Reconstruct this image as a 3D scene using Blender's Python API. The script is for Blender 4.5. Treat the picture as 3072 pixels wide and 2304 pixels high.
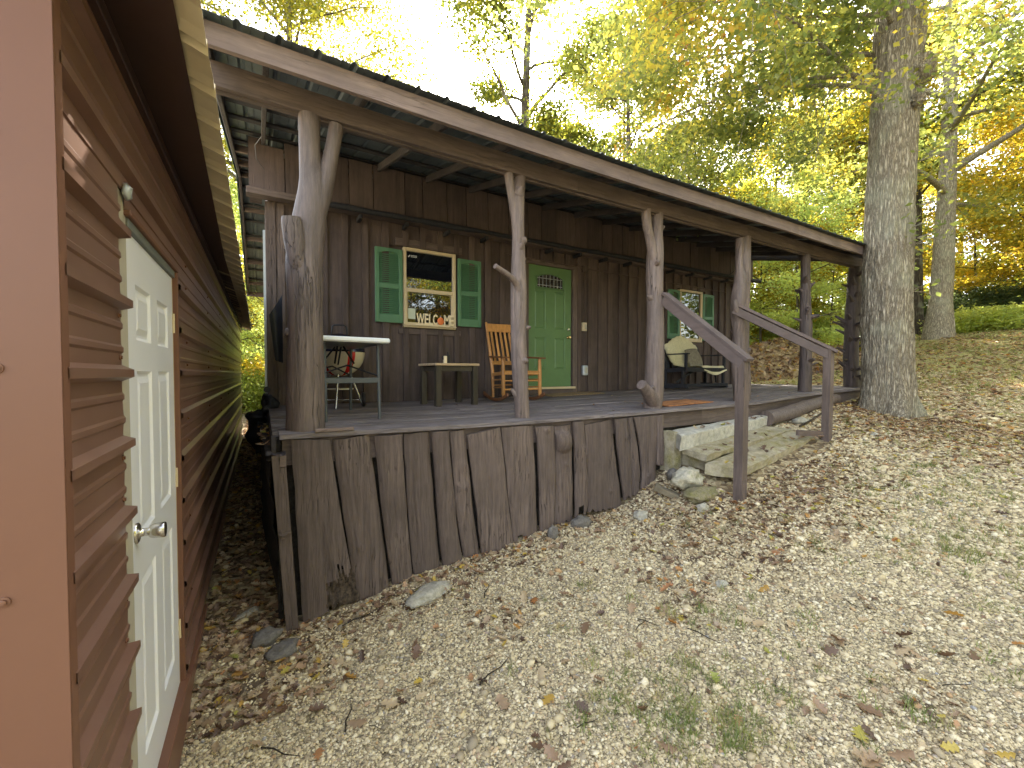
import bpy, bmesh, math, random
import numpy as np
from math import radians, sin, cos, pi, atan2, sqrt
from mathutils import Vector, Matrix, noise as mn, Euler

R = random.Random(7)
NP = np.random.RandomState(11)
for o in list(bpy.data.objects):
    bpy.data.objects.remove(o)
S = bpy.context.scene
C = S.collection

# ------------------------------------------------------------------ camera, sky, sun, exposure
cam = bpy.data.cameras.new('camera')
co = bpy.data.objects.new('camera', cam)
C.objects.link(co)
cam.sensor_width = 36
cam.lens = 36 * 1269 / 3072
cam.clip_start = 0.05
cam.clip_end = 600
co.location = (0, 0, 0)
co.rotation_euler = (radians(90 - 1.47), 0, radians(-30.6))
S.camera = co

SUN_AZ, SUN_EL = 35.9, 38.5          # degrees: azimuth from +Y towards +X
W = bpy.data.worlds.new('World')
S.world = W
W.use_nodes = True
nt = W.node_tree
bgn = nt.nodes['Background']
sky = nt.nodes.new('ShaderNodeTexSky')
sky.sky_type = 'NISHITA'
sky.sun_disc = False
sky.sun_elevation = radians(SUN_EL)
sky.sun_rotation = radians(SUN_AZ)
sky.air_density = 1.0
sky.dust_density = 2.5
sky.ozone_density = 0.6
hs = nt.nodes.new('ShaderNodeHueSaturation')
hs.inputs['Saturation'].default_value = 0.55
nt.links.new(sky.outputs[0], hs.inputs['Color'])
wb = nt.nodes.new('ShaderNodeMix')
wb.data_type = 'RGBA'
wb.blend_type = 'MULTIPLY'
wb.inputs[0].default_value = 1
wb.inputs[7].default_value = (1.0, 0.985, 0.965, 1)     # hazy, slightly warm autumn air
nt.links.new(hs.outputs[0], wb.inputs[6])
nt.links.new(wb.outputs[2], bgn.inputs['Color'])
bgn.inputs['Strength'].default_value = 0.15
sl = bpy.data.lights.new('sun', 'SUN')
sl.energy = 5.0
sl.angle = radians(0.5)
sl.color = (1.0, 0.93, 0.80)
so = bpy.data.objects.new('sun', sl)
C.objects.link(so)
so.rotation_euler = (radians(90 - SUN_EL), 0, radians(180 - SUN_AZ))
so.location = (20, 28, 30)
S.view_settings.view_transform = 'Standard'
S.view_settings.look = 'None'
S.view_settings.gamma = 1
S.view_settings.use_curve_mapping = False
S.view_settings.exposure = 3.0

# ------------------------------------------------------------------ materials
def newmat(name):
    m = bpy.data.materials.new(name)
    m.use_nodes = True
    t = m.node_tree
    return m, t, t.nodes['Principled BSDF']

def N(t, kind, **kw):
    n = t.nodes.new(kind)
    for k, v in kw.items():
        if k in n.inputs:
            n.inputs[k].default_value = v
        else:
            setattr(n, k, v)
    return n

def ramp(t, stops, fac=None):
    r = t.nodes.new('ShaderNodeValToRGB')
    e = r.color_ramp.elements
    while len(e) < len(stops):
        e.new(0.5)
    for el, (p, c) in zip(e, stops):
        el.position = p
        el.color = (*c, 1) if len(c) == 3 else c
    if fac is not None:
        t.links.new(fac, r.inputs[0])
    return r

def g3(v):
    return (v, v, v)

def plain(name, col, rough=0.6, metal=0.0, var=0.12, scale=8, bump=0.0, spec=0.5):
    m, t, b = newmat(name)
    tc = N(t, 'ShaderNodeTexCoord')
    no = N(t, 'ShaderNodeTexNoise', Scale=scale, Detail=6.0, Roughness=0.65)
    t.links.new(tc.outputs['Object'], no.inputs['Vector'])
    r = ramp(t, [(0.3, tuple(c * (1 - var) for c in col)), (0.7, tuple(min(1, c * (1 + var)) for c in col))], no.outputs['Fac'])
    t.links.new(r.outputs[0], b.inputs['Base Color'])
    b.inputs['Roughness'].default_value = rough
    b.inputs['Metallic'].default_value = metal
    b.inputs['Specular IOR Level'].default_value = spec
    if bump:
        no2 = N(t, 'ShaderNodeTexNoise', Scale=scale * 6, Detail=5.0)
        t.links.new(tc.outputs['Object'], no2.inputs['Vector'])
        bp = N(t, 'ShaderNodeBump', Strength=bump, Distance=0.01)
        t.links.new(no2.outputs['Fac'], bp.inputs['Height'])
        t.links.new(bp.outputs[0], b.inputs['Normal'])
    return m

def wood(name, col, axis=2, fine=38, rough=0.75, var=0.3, bump=0.5, crack=0.35, stretch=0.05, tone2=None, spec=0.3):
    """painted or bare timber with grain along one axis, a tone of its own per piece, checks and knots"""
    m, t, b = newmat(name)
    tc = N(t, 'ShaderNodeTexCoord')
    oi = N(t, 'ShaderNodeObjectInfo')
    off = N(t, 'ShaderNodeVectorMath', operation='SCALE')
    cmb = N(t, 'ShaderNodeCombineXYZ')
    for i in range(3):
        t.links.new(oi.outputs['Random'], cmb.inputs[i])
    t.links.new(cmb.outputs[0], off.inputs[0])
    off.inputs['Scale'].default_value = 37.0
    add = N(t, 'ShaderNodeVectorMath', operation='ADD')
    t.links.new(tc.outputs['Object'], add.inputs[0])
    t.links.new(off.outputs[0], add.inputs[1])
    wn = N(t, 'ShaderNodeTexNoise', Scale=3.0, Detail=2.0)
    t.links.new(add.outputs[0], wn.inputs['Vector'])
    wsc = N(t, 'ShaderNodeVectorMath', operation='SCALE')
    wsc.inputs['Scale'].default_value = 0.05
    t.links.new(wn.outputs['Color'], wsc.inputs[0])
    add2 = N(t, 'ShaderNodeVectorMath', operation='ADD')
    t.links.new(add.outputs[0], add2.inputs[0])
    t.links.new(wsc.outputs[0], add2.inputs[1])
    mp = N(t, 'ShaderNodeMapping')
    sc = [fine, fine, fine]
    sc[axis] = fine * stretch
    mp.inputs['Scale'].default_value = sc
    t.links.new(add2.outputs[0], mp.inputs['Vector'])
    n1 = N(t, 'ShaderNodeTexNoise', Scale=1.0, Detail=7.0, Roughness=0.7)
    t.links.new(mp.outputs[0], n1.inputs['Vector'])
    n2 = N(t, 'ShaderNodeTexNoise', Scale=2.2, Detail=4.0, Roughness=0.6)
    t.links.new(add.outputs[0], n2.inputs['Vector'])
    lo = tuple(c * (1 - var) for c in col)
    hi = tuple(c * (1 + var) for c in (tone2 or col))
    r1 = ramp(t, [(0.3, lo), (0.7, hi)], n1.outputs['Fac'])
    r2 = ramp(t, [(0.3, g3(0.72)), (0.7, g3(1.15))], n2.outputs['Fac'])
    mx = N(t, 'ShaderNodeMix', data_type='RGBA', blend_type='MULTIPLY')
    mx.inputs[0].default_value = 1
    t.links.new(r1.outputs[0], mx.inputs[6])
    t.links.new(r2.outputs[0], mx.inputs[7])
    rr = ramp(t, [(0.0, g3(0.82)), (1.0, g3(1.15))], oi.outputs['Random'])
    mx2 = N(t, 'ShaderNodeMix', data_type='RGBA', blend_type='MULTIPLY')
    mx2.inputs[0].default_value = 1
    t.links.new(mx.outputs[2], mx2.inputs[6])
    t.links.new(rr.outputs[0], mx2.inputs[7])
    # checks: thin dark splits along the grain
    mp3 = N(t, 'ShaderNodeMapping')
    s3 = [fine * 0.62] * 3
    s3[axis] = fine * 0.014
    mp3.inputs['Scale'].default_value = s3
    t.links.new(add2.outputs[0], mp3.inputs['Vector'])
    n3 = N(t, 'ShaderNodeTexNoise', Scale=1.0, Detail=3.0)
    t.links.new(mp3.outputs[0], n3.inputs['Vector'])
    cr = ramp(t, [(0.480, g3(1)), (0.497, g3(0)), (0.503, g3(0)), (0.520, g3(1))], n3.outputs['Fac'])
    msk = ramp(t, [(0.46, g3(0)), (0.64, g3(1))], n2.outputs['Fac'])
    inv = N(t, 'ShaderNodeMath', operation='MULTIPLY')
    i2 = N(t, 'ShaderNodeMath', operation='SUBTRACT')
    i2.inputs[0].default_value = 1
    t.links.new(cr.outputs[0], i2.inputs[1])
    t.links.new(i2.outputs[0], inv.inputs[0])
    t.links.new(msk.outputs[0], inv.inputs[1])
    ck = N(t, 'ShaderNodeMath', operation='MULTIPLY')
    t.links.new(inv.outputs[0], ck.inputs[0])
    ck.inputs[1].default_value = crack
    mx3 = N(t, 'ShaderNodeMix', data_type='RGBA')
    t.links.new(ck.outputs[0], mx3.inputs[0])
    t.links.new(mx2.outputs[2], mx3.inputs[6])
    mx3.inputs[7].default_value = (0.012, 0.01, 0.009, 1)
    t.links.new(mx3.outputs[2], b.inputs['Base Color'])
    hsum = N(t, 'ShaderNodeMath', operation='MULTIPLY_ADD')
    t.links.new(inv.outputs[0], hsum.inputs[0])
    hsum.inputs[1].default_value = -1.2
    t.links.new(n1.outputs['Fac'], hsum.inputs[2])
    bp = N(t, 'ShaderNodeBump', Strength=bump, Distance=0.012)
    t.links.new(hsum.outputs[0], bp.inputs['Height'])
    t.links.new(bp.outputs[0], b.inputs['Normal'])
    b.inputs['Roughness'].default_value = rough
    b.inputs['Specular IOR Level'].default_value = spec
    return m

BR = (0.134, 0.100, 0.084)
M = {}
M['brownV'] = wood('brown_painted_wood_upright', BR, 2, fine=44, crack=0.7, bump=0.7, var=0.30)
M['railwood'] = wood('brown_painted_rail', (0.135, 0.103, 0.092), 1, fine=20, crack=0.15, bump=0.15, var=0.12)
M['brownX'] = wood('brown_painted_wood_level', BR, 0)
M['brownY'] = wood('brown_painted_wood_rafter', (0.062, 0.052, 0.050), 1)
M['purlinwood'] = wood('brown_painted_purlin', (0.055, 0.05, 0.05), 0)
M['wallV'] = wood('brown_painted_siding', (0.094, 0.068, 0.058), 2, fine=26, crack=0.15, bump=0.3)
M['deck'] = wood('worn_deck_paint', (0.145, 0.116, 0.108), 0, fine=34, crack=0.5, bump=0.6, tone2=(0.22, 0.19, 0.185))
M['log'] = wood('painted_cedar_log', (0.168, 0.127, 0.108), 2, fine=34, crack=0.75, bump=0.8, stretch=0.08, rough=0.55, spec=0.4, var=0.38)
M['logshade'] = wood('shaded_painted_cedar_log', (0.085, 0.064, 0.058), 2, fine=34, crack=0.7, bump=0.9, stretch=0.09, rough=0.6, spec=0.4, var=0.38)  # same log paint, darkened to carry the shade on the two right posts
M['fasciaX'] = wood('weathered_fascia', (0.185, 0.138, 0.118), 0, fine=30, crack=0.5, bump=0.4)
M['crumbled'] = plain('crumbled_rotten_wood', (0.085, 0.060, 0.040), 0.95, var=0.8, scale=40, bump=1.0)
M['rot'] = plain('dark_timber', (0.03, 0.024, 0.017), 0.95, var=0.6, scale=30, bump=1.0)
M['orange_wood'] = wood('varnished_oak', (0.50, 0.235, 0.07), 2, fine=40, var=0.22, bump=0.1, crack=0.05, rough=0.4, spec=0.5)
M['orange_dark'] = wood('varnished_oak_worn', (0.20, 0.085, 0.035), 1, fine=40, var=0.3, bump=0.15, crack=0.1, rough=0.45)
M['butcher'] = wood('butcher_block', (0.50, 0.36, 0.21), 0, fine=24, var=0.3, bump=0.05, crack=0.05, rough=0.45)
M['espresso'] = wood('espresso_stain', (0.055, 0.045, 0.032), 2, fine=26, var=0.15, bump=0.05, crack=0.0, rough=0.4)
M['blackwood'] = wood('black_weathered_wood', (0.028, 0.028, 0.032), 2, fine=30, var=0.3, bump=0.3, crack=0.2)
M['green'] = plain('green_paint', (0.105, 0.195, 0.075), 0.45, var=0.08, scale=5)
M['shutter'] = plain('green_plastic', (0.085, 0.20, 0.105), 0.5, var=0.08, scale=5)
M['cream'] = plain('cream_vinyl', (0.62, 0.50, 0.31), 0.45, var=0.06)
M['white'] = plain('white_plastic', (0.78, 0.80, 0.78), 0.4, var=0.03)
M['doorwhite'] = plain('white_enamel', (0.79, 0.79, 0.80), 0.32, var=0.02, scale=3)
M['jamb'] = plain('grey_cream_jamb', (0.42, 0.38, 0.29), 0.55, var=0.06)
M['nickel'] = plain('brushed_nickel', (0.62, 0.60, 0.56), 0.22, metal=1.0, var=0.05)
M['brass'] = plain('brass', (0.70, 0.50, 0.22), 0.2, metal=1.0, var=0.05)
M['steelgrey'] = plain('grey_powder_coat', (0.07, 0.08, 0.085), 0.4, var=0.1)
M['chrome'] = plain('bare_aluminium', (0.6, 0.6, 0.6), 0.25, metal=1.0, var=0.05)
M['black'] = plain('black_plastic', (0.012, 0.012, 0.014), 0.5, var=0.2)
M['tar'] = plain('black_tar_paper', (0.012, 0.013, 0.016), 0.6, var=0.3, bump=0.3)
M['navy'] = plain('navy_enamel', (0.012, 0.016, 0.035), 0.2, var=0.1)
M['red'] = plain('red_enamel', (0.55, 0.02, 0.015), 0.2, var=0.05)
M['creamenamel'] = plain('cream_enamel', (0.66, 0.60, 0.46), 0.22, var=0.05)
M['throw'] = plain('cream_fleece', (0.68, 0.62, 0.40), 0.95, var=0.12, scale=30, bump=0.8)
M['pillow'] = plain('grey_brown_cushion', (0.20, 0.175, 0.13), 0.95, var=0.3, scale=25, bump=0.4)
M['jute'] = plain('coir_mat', (0.28, 0.19, 0.095), 0.95, var=0.3, scale=40, bump=0.8)
M['rug'] = plain('orange_patterned_mat', (0.36, 0.15, 0.055), 0.95, var=0.55, scale=9, bump=0.6)
M['pumpkin'] = plain('orange_painted_wood', (0.80, 0.20, 0.05), 0.5, var=0.04)
M['lettering'] = plain('pale_cut_wood', (0.82, 0.68, 0.44), 0.6, var=0.1)
M['paper'] = plain('paper', (0.60, 0.64, 0.50), 0.8, var=0.04)
M['cable'] = plain('grey_cable', (0.12, 0.12, 0.12), 0.6)
M['galv'] = plain('grey_galvanised', (0.42, 0.45, 0.46), 0.4, var=0.08, metal=0.3)
M['roofmetal'] = plain('dark_green_roof_metal', (0.035, 0.055, 0.05), 0.42, var=0.2, bump=0.05)
M['roofunder'] = plain('grey_green_roof_underside', (0.085, 0.105, 0.115), 0.5, var=0.2)
M['headtrim'] = plain('grey_door_head', (0.16, 0.17, 0.15), 0.4, var=0.1)
M['greentrim'] = plain('green_rake_trim', (0.07, 0.12, 0.10), 0.4, var=0.1)
M['tan'] = plain('tan_roof_metal', (0.62, 0.53, 0.34), 0.45, var=0.06)
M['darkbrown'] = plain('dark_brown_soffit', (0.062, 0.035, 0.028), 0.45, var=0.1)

def metal_brown():
    m, t, b = newmat('brown_ribbed_metal')
    tc = N(t, 'ShaderNodeTexCoord')
    no = N(t, 'ShaderNodeTexNoise', Scale=2.2, Detail=6.0, Roughness=0.6)
    t.links.new(tc.outputs['Object'], no.inputs['Vector'])
    r = ramp(t, [(0.3, (0.140, 0.070, 0.047)), (0.7, (0.190, 0.102, 0.070))], no.outputs['Fac'])
    # dust film and rain streaks with a shape of their own
    mp = N(t, 'ShaderNodeMapping')
    mp.inputs['Scale'].default_value = (3, 2.2, 0.8)
    t.links.new(tc.outputs['Object'], mp.inputs['Vector'])
    n2 = N(t, 'ShaderNodeTexNoise', Scale=1.0, Detail=6.0, Roughness=0.7)
    t.links.new(mp.outputs[0], n2.inputs['Vector'])
    du = ramp(t, [(0.45, g3(0)), (0.85, g3(0.28))], n2.outputs['Fac'])
    mx = N(t, 'ShaderNodeMix', data_type='RGBA')
    t.links.new(du.outputs[0], mx.inputs[0])
    t.links.new(r.outputs[0], mx.inputs[6])
    mx.inputs[7].default_value = (0.32, 0.22, 0.16, 1)
    t.links.new(mx.outputs[2], b.inputs['Base Color'])
    ro = ramp(t, [(0.2, g3(0.30)), (0.9, g3(0.37))], n2.outputs['Fac'])
    t.links.new(ro.outputs[0], b.inputs['Roughness'])
    n3 = N(t, 'ShaderNodeTexNoise', Scale=2.4, Detail=1.0)
    t.links.new(tc.outputs['Object'], n3.inputs['Vector'])
    bp = N(t, 'ShaderNodeBump', Strength=0.01, Distance=0.02)
    t.links.new(n3.outputs['Fac'], bp.inputs['Height'])
    t.links.new(bp.outputs[0], b.inputs['Normal'])
    return m
M['shedmetal'] = metal_brown()

def trim_brown():
    return plain('brown_trim_metal', (0.175, 0.084, 0.052), 0.38, var=0.05, scale=2, spec=0.25)
M['shedtrim'] = trim_brown()

def glass_mat(name, refl=0.22, tint=(0.006, 0.008, 0.012)):
    m, t, b = newmat(name)
    t.nodes.remove(b)
    out = t.nodes['Material Output']
    df = N(t, 'ShaderNodeBsdfDiffuse')
    df.inputs['Color'].default_value = (*tint, 1)
    gl = N(t, 'ShaderNodeBsdfGlossy')
    gl.inputs['Roughness'].default_value = 0.015
    gl.inputs['Color'].default_value = (1, 1, 1, 1)
    tc = N(t, 'ShaderNodeTexCoord')
    no = N(t, 'ShaderNodeTexNoise', Scale=2.5)
    t.links.new(tc.outputs['Object'], no.inputs['Vector'])
    bp = N(t, 'ShaderNodeBump', Strength=0.05, Distance=0.02)
    t.links.new(no.outputs['Fac'], bp.inputs['Height'])
    t.links.new(bp.outputs[0], gl.inputs['Normal'])
    mx = N(t, 'ShaderNodeMixShader')
    mx.inputs[0].default_value = refl
    t.links.new(df.outputs[0], mx.inputs[1])
    t.links.new(gl.outputs[0], mx.inputs[2])
    t.links.new(mx.outputs[0], out.inputs[0])
    return m
M['glass'] = glass_mat('window_glass', 0.16)
M['leaded'] = glass_mat('leaded_glass', 0.12, (0.05, 0.045, 0.04))

def leaf_mat(name, stops, trans=0.5, attr=True, tm=1.55):
    m, t, b = newmat(name)
    t.nodes.remove(b)
    out = t.nodes['Material Output']
    if attr:
        a = N(t, 'ShaderNodeAttribute', attribute_name='tint')
        f = a.outputs['Fac']
    else:
        f = N(t, 'ShaderNodeObjectInfo').outputs['Random']
    r = ramp(t, stops, f)
    df = N(t, 'ShaderNodeBsdfDiffuse')
    tr = N(t, 'ShaderNodeBsdfTranslucent')
    gl = N(t, 'ShaderNodeBsdfGlossy')
    gl.inputs['Roughness'].default_value = 0.45
    gl.inputs['Color'].default_value = (0.5, 0.5, 0.5, 1)
    t.links.new(r.outputs[0], df.inputs['Color'])
    bright = N(t, 'ShaderNodeMix', data_type='RGBA', blend_type='MULTIPLY')
    bright.inputs[0].default_value = 1
    bright.inputs[7].default_value = (tm, tm * .92, tm * .8, 1)
    bright.clamp_result = True
    t.links.new(r.outputs[0], bright.inputs[6])
    t.links.new(bright.outputs[2], tr.inputs['Color'])
    mx = N(t, 'ShaderNodeMixShader')
    mx.inputs[0].default_value = trans
    t.links.new(df.outputs[0], mx.inputs[1])
    t.links.new(tr.outputs[0], mx.inputs[2])
    m2 = N(t, 'ShaderNodeMixShader')
    m2.inputs[0].default_value = 0.06
    t.links.new(mx.outputs[0], m2.inputs[1])
    t.links.new(gl.outputs[0], m2.inputs[2])
    t.links.new(m2.outputs[0], out.inputs[0])
    return m
GRN = (0.12, 0.18, 0.05); DGR = (0.07, 0.11, 0.035); YGR = (0.30, 0.33, 0.075); YEL = (0.60, 0.46, 0.07)
ORG = (0.52, 0.25, 0.06); RED = (0.24, 0.06, 0.02)
M['leaf_green'] = leaf_mat('green_foliage', [(0, (0.08, 0.115, 0.03)), (0.45, (0.15, 0.19, 0.04)), (0.8, (0.28, 0.29, 0.04)), (1, (0.45, 0.35, 0.04))], 0.55, tm=1.9)
M['leaf_yg'] = leaf_mat('yellow_green_foliage', [(0, (0.045, 0.07, 0.012)), (0.35, (0.085, 0.11, 0.014)), (0.7, (0.165, 0.165, 0.014)), (1, (0.28, 0.215, 0.016))], 0.55, tm=1.6)
M['leaf_gold'] = leaf_mat('golden_foliage', [(0, (0.09, 0.12, 0.02)), (0.3, (0.24, 0.24, 0.03)), (0.65, (0.48, 0.36, 0.03)), (0.92, (0.44, 0.21, 0.03)), (1, (0.25, 0.08, 0.02))], 0.6, tm=1.9)
M['leaf_oak'] = leaf_mat('oak_foliage', [(0, (0.09, 0.125, 0.04)), (0.35, (0.16, 0.20, 0.055)), (0.62, (0.30, 0.32, 0.07)), (0.88, YEL), (1, ORG)], 0.58, tm=2.1)
M['leaf_under'] = leaf_mat('understory_foliage', [(0, GRN), (0.5, (0.25, 0.31, 0.09)), (0.85, YGR), (1, YEL)], 0.6, tm=3.0)
M['leaf_dark'] = leaf_mat('evergreen_foliage', [(0, (0.05, 0.08, 0.035)), (0.6, (0.08, 0.12, 0.05)), (1, (0.16, 0.20, 0.06))], 0.45)
M['grass'] = leaf_mat('grass_blades', [(0, (0.13, 0.18, 0.04)), (0.6, (0.22, 0.27, 0.07)), (1, (0.46, 0.40, 0.18))], 0.45, attr=False)
M['litter'] = leaf_mat('dead_leaves', [(0, (0.09, 0.055, 0.038)), (0.22, (0.19, 0.115, 0.07)), (0.45, (0.32, 0.21, 0.125)), (0.66, (0.46, 0.34, 0.20)), (0.82, (0.56, 0.45, 0.28)), (0.90, (0.40, 0.17, 0.06)), (0.965, (0.55, 0.40, 0.08)), (1, (0.30, 0.33, 0.08))], 0.2, attr=False)

def bark(name, lo, hi, scale=14):
    m, t, b = newmat(name)
    tc = N(t, 'ShaderNodeTexCoord')
    mp = N(t, 'ShaderNodeMapping')
    mp.inputs['Scale'].default_value = (scale, scale, scale * 0.13)
    t.links.new(tc.outputs['Object'], mp.inputs['Vector'])
    wn = N(t, 'ShaderNodeTexNoise', Scale=0.5, Detail=4.0, Roughness=0.7)
    t.links.new(mp.outputs[0], wn.inputs['Vector'])
    ws = N(t, 'ShaderNodeVectorMath', operation='SCALE')
    ws.inputs['Scale'].default_value = 3.6
    t.links.new(wn.outputs['Color'], ws.inputs[0])
    ad = N(t, 'ShaderNodeVectorMath', operation='ADD')
    t.links.new(mp.outputs[0], ad.inputs[0])
    t.links.new(ws.outputs[0], ad.inputs[1])
    vo = N(t, 'ShaderNodeTexVoronoi', feature='DISTANCE_TO_EDGE', Scale=1.0)
    t.links.new(ad.outputs[0], vo.inputs['Vector'])
    no = N(t, 'ShaderNodeTexNoise', Scale=2.5, Detail=7.0, Roughness=0.7)
    t.links.new(mp.outputs[0], no.inputs['Vector'])
    r = ramp(t, [(0.0, lo), (0.28, tuple((a + c) / 2 for a, c in zip(lo, hi))), (0.6, hi)], vo.outputs['Distance'])
    r2 = ramp(t, [(0.3, g3(0.6)), (0.7, g3(1.2))], no.outputs['Fac'])
    mx = N(t, 'ShaderNodeMix', data_type='RGBA', blend_type='MULTIPLY')
    mx.inputs[0].default_value = 1
    t.links.new(r.outputs[0], mx.inputs[6])
    t.links.new(r2.outputs[0], mx.inputs[7])
    # lichen
    n3 = N(t, 'ShaderNodeTexNoise', Scale=1.6, Detail=5.0)
    t.links.new(tc.outputs['Object'], n3.inputs['Vector'])
    li = ramp(t, [(0.5, g3(0)), (0.68, g3(0.45))], n3.outputs['Fac'])
    mx2 = N(t, 'ShaderNodeMix', data_type='RGBA')
    t.links.new(li.outputs[0], mx2.inputs[0])
    t.links.new(mx.outputs[2], mx2.inputs[6])
    mx2.inputs[7].default_value = (0.38, 0.40, 0.29, 1)
    t.links.new(mx2.outputs[2], b.inputs['Base Color'])
    sm = N(t, 'ShaderNodeMath', operation='MULTIPLY_ADD')
    t.links.new(no.outputs['Fac'], sm.inputs[0])
    sm.inputs[1].default_value = 0.35
    t.links.new(vo.outputs['Distance'], sm.inputs[2])
    bp = N(t, 'ShaderNodeBump', Strength=1.0, Distance=0.03)
    t.links.new(sm.outputs[0], bp.inputs['Height'])
    t.links.new(bp.outputs[0], b.inputs['Normal'])
    b.inputs['Roughness'].default_value = 0.95
    b.inputs['Specular IOR Level'].default_value = 0.1
    return m
M['oakbark'] = bark('oak_bark', (0.17, 0.14, 0.10), (0.82, 0.73, 0.56), 31)
M['bark'] = bark('forest_bark', (0.05, 0.04, 0.03), (0.20, 0.165, 0.125), 10)

def ground_mat():
    m, t, b = newmat('gravel_and_leaf_ground')
    tc = N(t, 'ShaderNodeTexCoord')
    A = tc.outputs['Object']
    vo = N(t, 'ShaderNodeTexVoronoi', Scale=75.0, Randomness=1.0)
    t.links.new(A, vo.inputs['Vector'])
    ve = N(t, 'ShaderNodeTexVoronoi', feature='DISTANCE_TO_EDGE', Scale=75.0)
    t.links.new(A, ve.inputs['Vector'])
    sep = N(t, 'ShaderNodeSeparateColor')
    t.links.new(vo.outputs['Color'], sep.inputs[0])
    st = ramp(t, [(0.0, (0.20, 0.165, 0.115)), (0.3, (0.37, 0.30, 0.18)), (0.7, (0.52, 0.43, 0.26)), (1, (0.68, 0.59, 0.40))], sep.outputs[0])
    gap = ramp(t, [(0.0, g3(0.28)), (0.12, g3(1))], ve.outputs['Distance'])
    gr = N(t, 'ShaderNodeMix', data_type='RGBA', blend_type='MULTIPLY')
    gr.inputs[0].default_value = 1
    t.links.new(st.outputs[0], gr.inputs[6])
    t.links.new(gap.outputs[0], gr.inputs[7])
    # leaf litter and soil
    v2 = N(t, 'ShaderNodeTexVoronoi', Scale=22.0)
    t.links.new(A, v2.inputs['Vector'])
    s2 = N(t, 'ShaderNodeSeparateColor')
    t.links.new(v2.outputs['Color'], s2.inputs[0])
    lt = ramp(t, [(0.0, (0.10, 0.07, 0.045)), (0.35, (0.20, 0.145, 0.085)), (0.7, (0.34, 0.26, 0.15)), (1, (0.50, 0.42, 0.26))], s2.outputs[0])
    at = N(t, 'ShaderNodeAttribute', attribute_name='litter')
    ns = N(t, 'ShaderNodeTexNoise', Scale=2.3, Detail=7.0, Roughness=0.7)
    t.links.new(A, ns.inputs['Vector'])
    mm = N(t, 'ShaderNodeMath', operation='MULTIPLY_ADD')
    t.links.new(ns.outputs['Fac'], mm.inputs[0])
    mm.inputs[1].default_value = 1.4
    t.links.new(at.outputs['Fac'], mm.inputs[2])
    mk = ramp(t, [(0.78, g3(0)), (1.05, g3(1))], mm.outputs[0])
    mm.use_clamp = False
    mx = N(t, 'ShaderNodeMix', data_type='RGBA')
    t.links.new(mk.outputs[0], mx.inputs[0])
    t.links.new(gr.outputs[2], mx.inputs[6])
    t.links.new(lt.outputs[0], mx.inputs[7])
    # thin grass film further off
    ag = N(t, 'ShaderNodeAttribute', attribute_name='grassy')
    n4 = N(t, 'ShaderNodeTexNoise', Scale=1.1, Detail=6.0, Roughness=0.7)
    t.links.new(A, n4.inputs['Vector'])
    m4 = N(t, 'ShaderNodeMath', operation='MULTIPLY')
    t.links.new(n4.outputs['Fac'], m4.inputs[0])
    t.links.new(ag.outputs['Fac'], m4.inputs[1])
    k4 = ramp(t, [(0.28, g3(0)), (0.6, g3(0.85))], m4.outputs[0])
    n5 = N(t, 'ShaderNodeTexNoise', Scale=60.0, Detail=3.0)
    t.links.new(A, n5.inputs['Vector'])
    gc = ramp(t, [(0.35, (0.16, 0.17, 0.05)), (0.65, (0.48, 0.43, 0.18))], n5.outputs['Fac'])
    mg = N(t, 'ShaderNodeMix', data_type='RGBA')
    t.links.new(k4.outputs[0], mg.inputs[0])
    t.links.new(mx.outputs[2], mg.inputs[6])
    t.links.new(gc.outputs[0], mg.inputs[7])
    t.links.new(mg.outputs[2], b.inputs['Base Color'])
    bp = N(t, 'ShaderNodeBump', Strength=0.8, Distance=0.012)
    t.links.new(ve.outputs['Distance'], bp.inputs['Height'])
    bp2 = N(t, 'ShaderNodeBump', Strength=0.7, Distance=0.03)
    t.links.new(v2.outputs['Distance'], bp2.inputs['Height'])
    t.links.new(bp.outputs[0], bp2.inputs['Normal'])
    t.links.new(bp2.outputs[0], b.inputs['Normal'])
    b.inputs['Roughness'].default_value = 0.95
    b.inputs['Specular IOR Level'].default_value = 0.15
    return m
M['ground'] = ground_mat()

def pebble_mat(name='limestone_pebbles', warm=1.0):
    m, t, b = newmat(name)
    oi = N(t, 'ShaderNodeObjectInfo')
    r = ramp(t, [(0.0, (0.24, 0.20, 0.14)), (0.16, (0.40, 0.32, 0.20)), (0.42, (0.53, 0.43, 0.255)), (0.75, (0.66, 0.55, 0.345)), (0.90, (0.76, 0.67, 0.47)), (0.965, (0.46, 0.29, 0.14)), (1, (0.32, 0.31, 0.29))], oi.outputs['Random'])
    tc = N(t, 'ShaderNodeTexCoord')
    no = N(t, 'ShaderNodeTexNoise', Scale=40.0, Detail=4.0)
    t.links.new(tc.outputs['Object'], no.inputs['Vector'])
    r2 = ramp(t, [(0.3, g3(0.8)), (0.7, g3(1.1))], no.outputs['Fac'])
    mx = N(t, 'ShaderNodeMix', data_type='RGBA', blend_type='MULTIPLY')
    mx.inputs[0].default_value = 1
    t.links.new(r.outputs[0], mx.inputs[6])
    t.links.new(r2.outputs[0], mx.inputs[7])
    t.links.new(mx.outputs[2], b.inputs['Base Color'])
    b.inputs['Roughness'].default_value = 0.85
    b.inputs['Specular IOR Level'].default_value = 0.25
    return m
M['pebble'] = pebble_mat()

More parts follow.
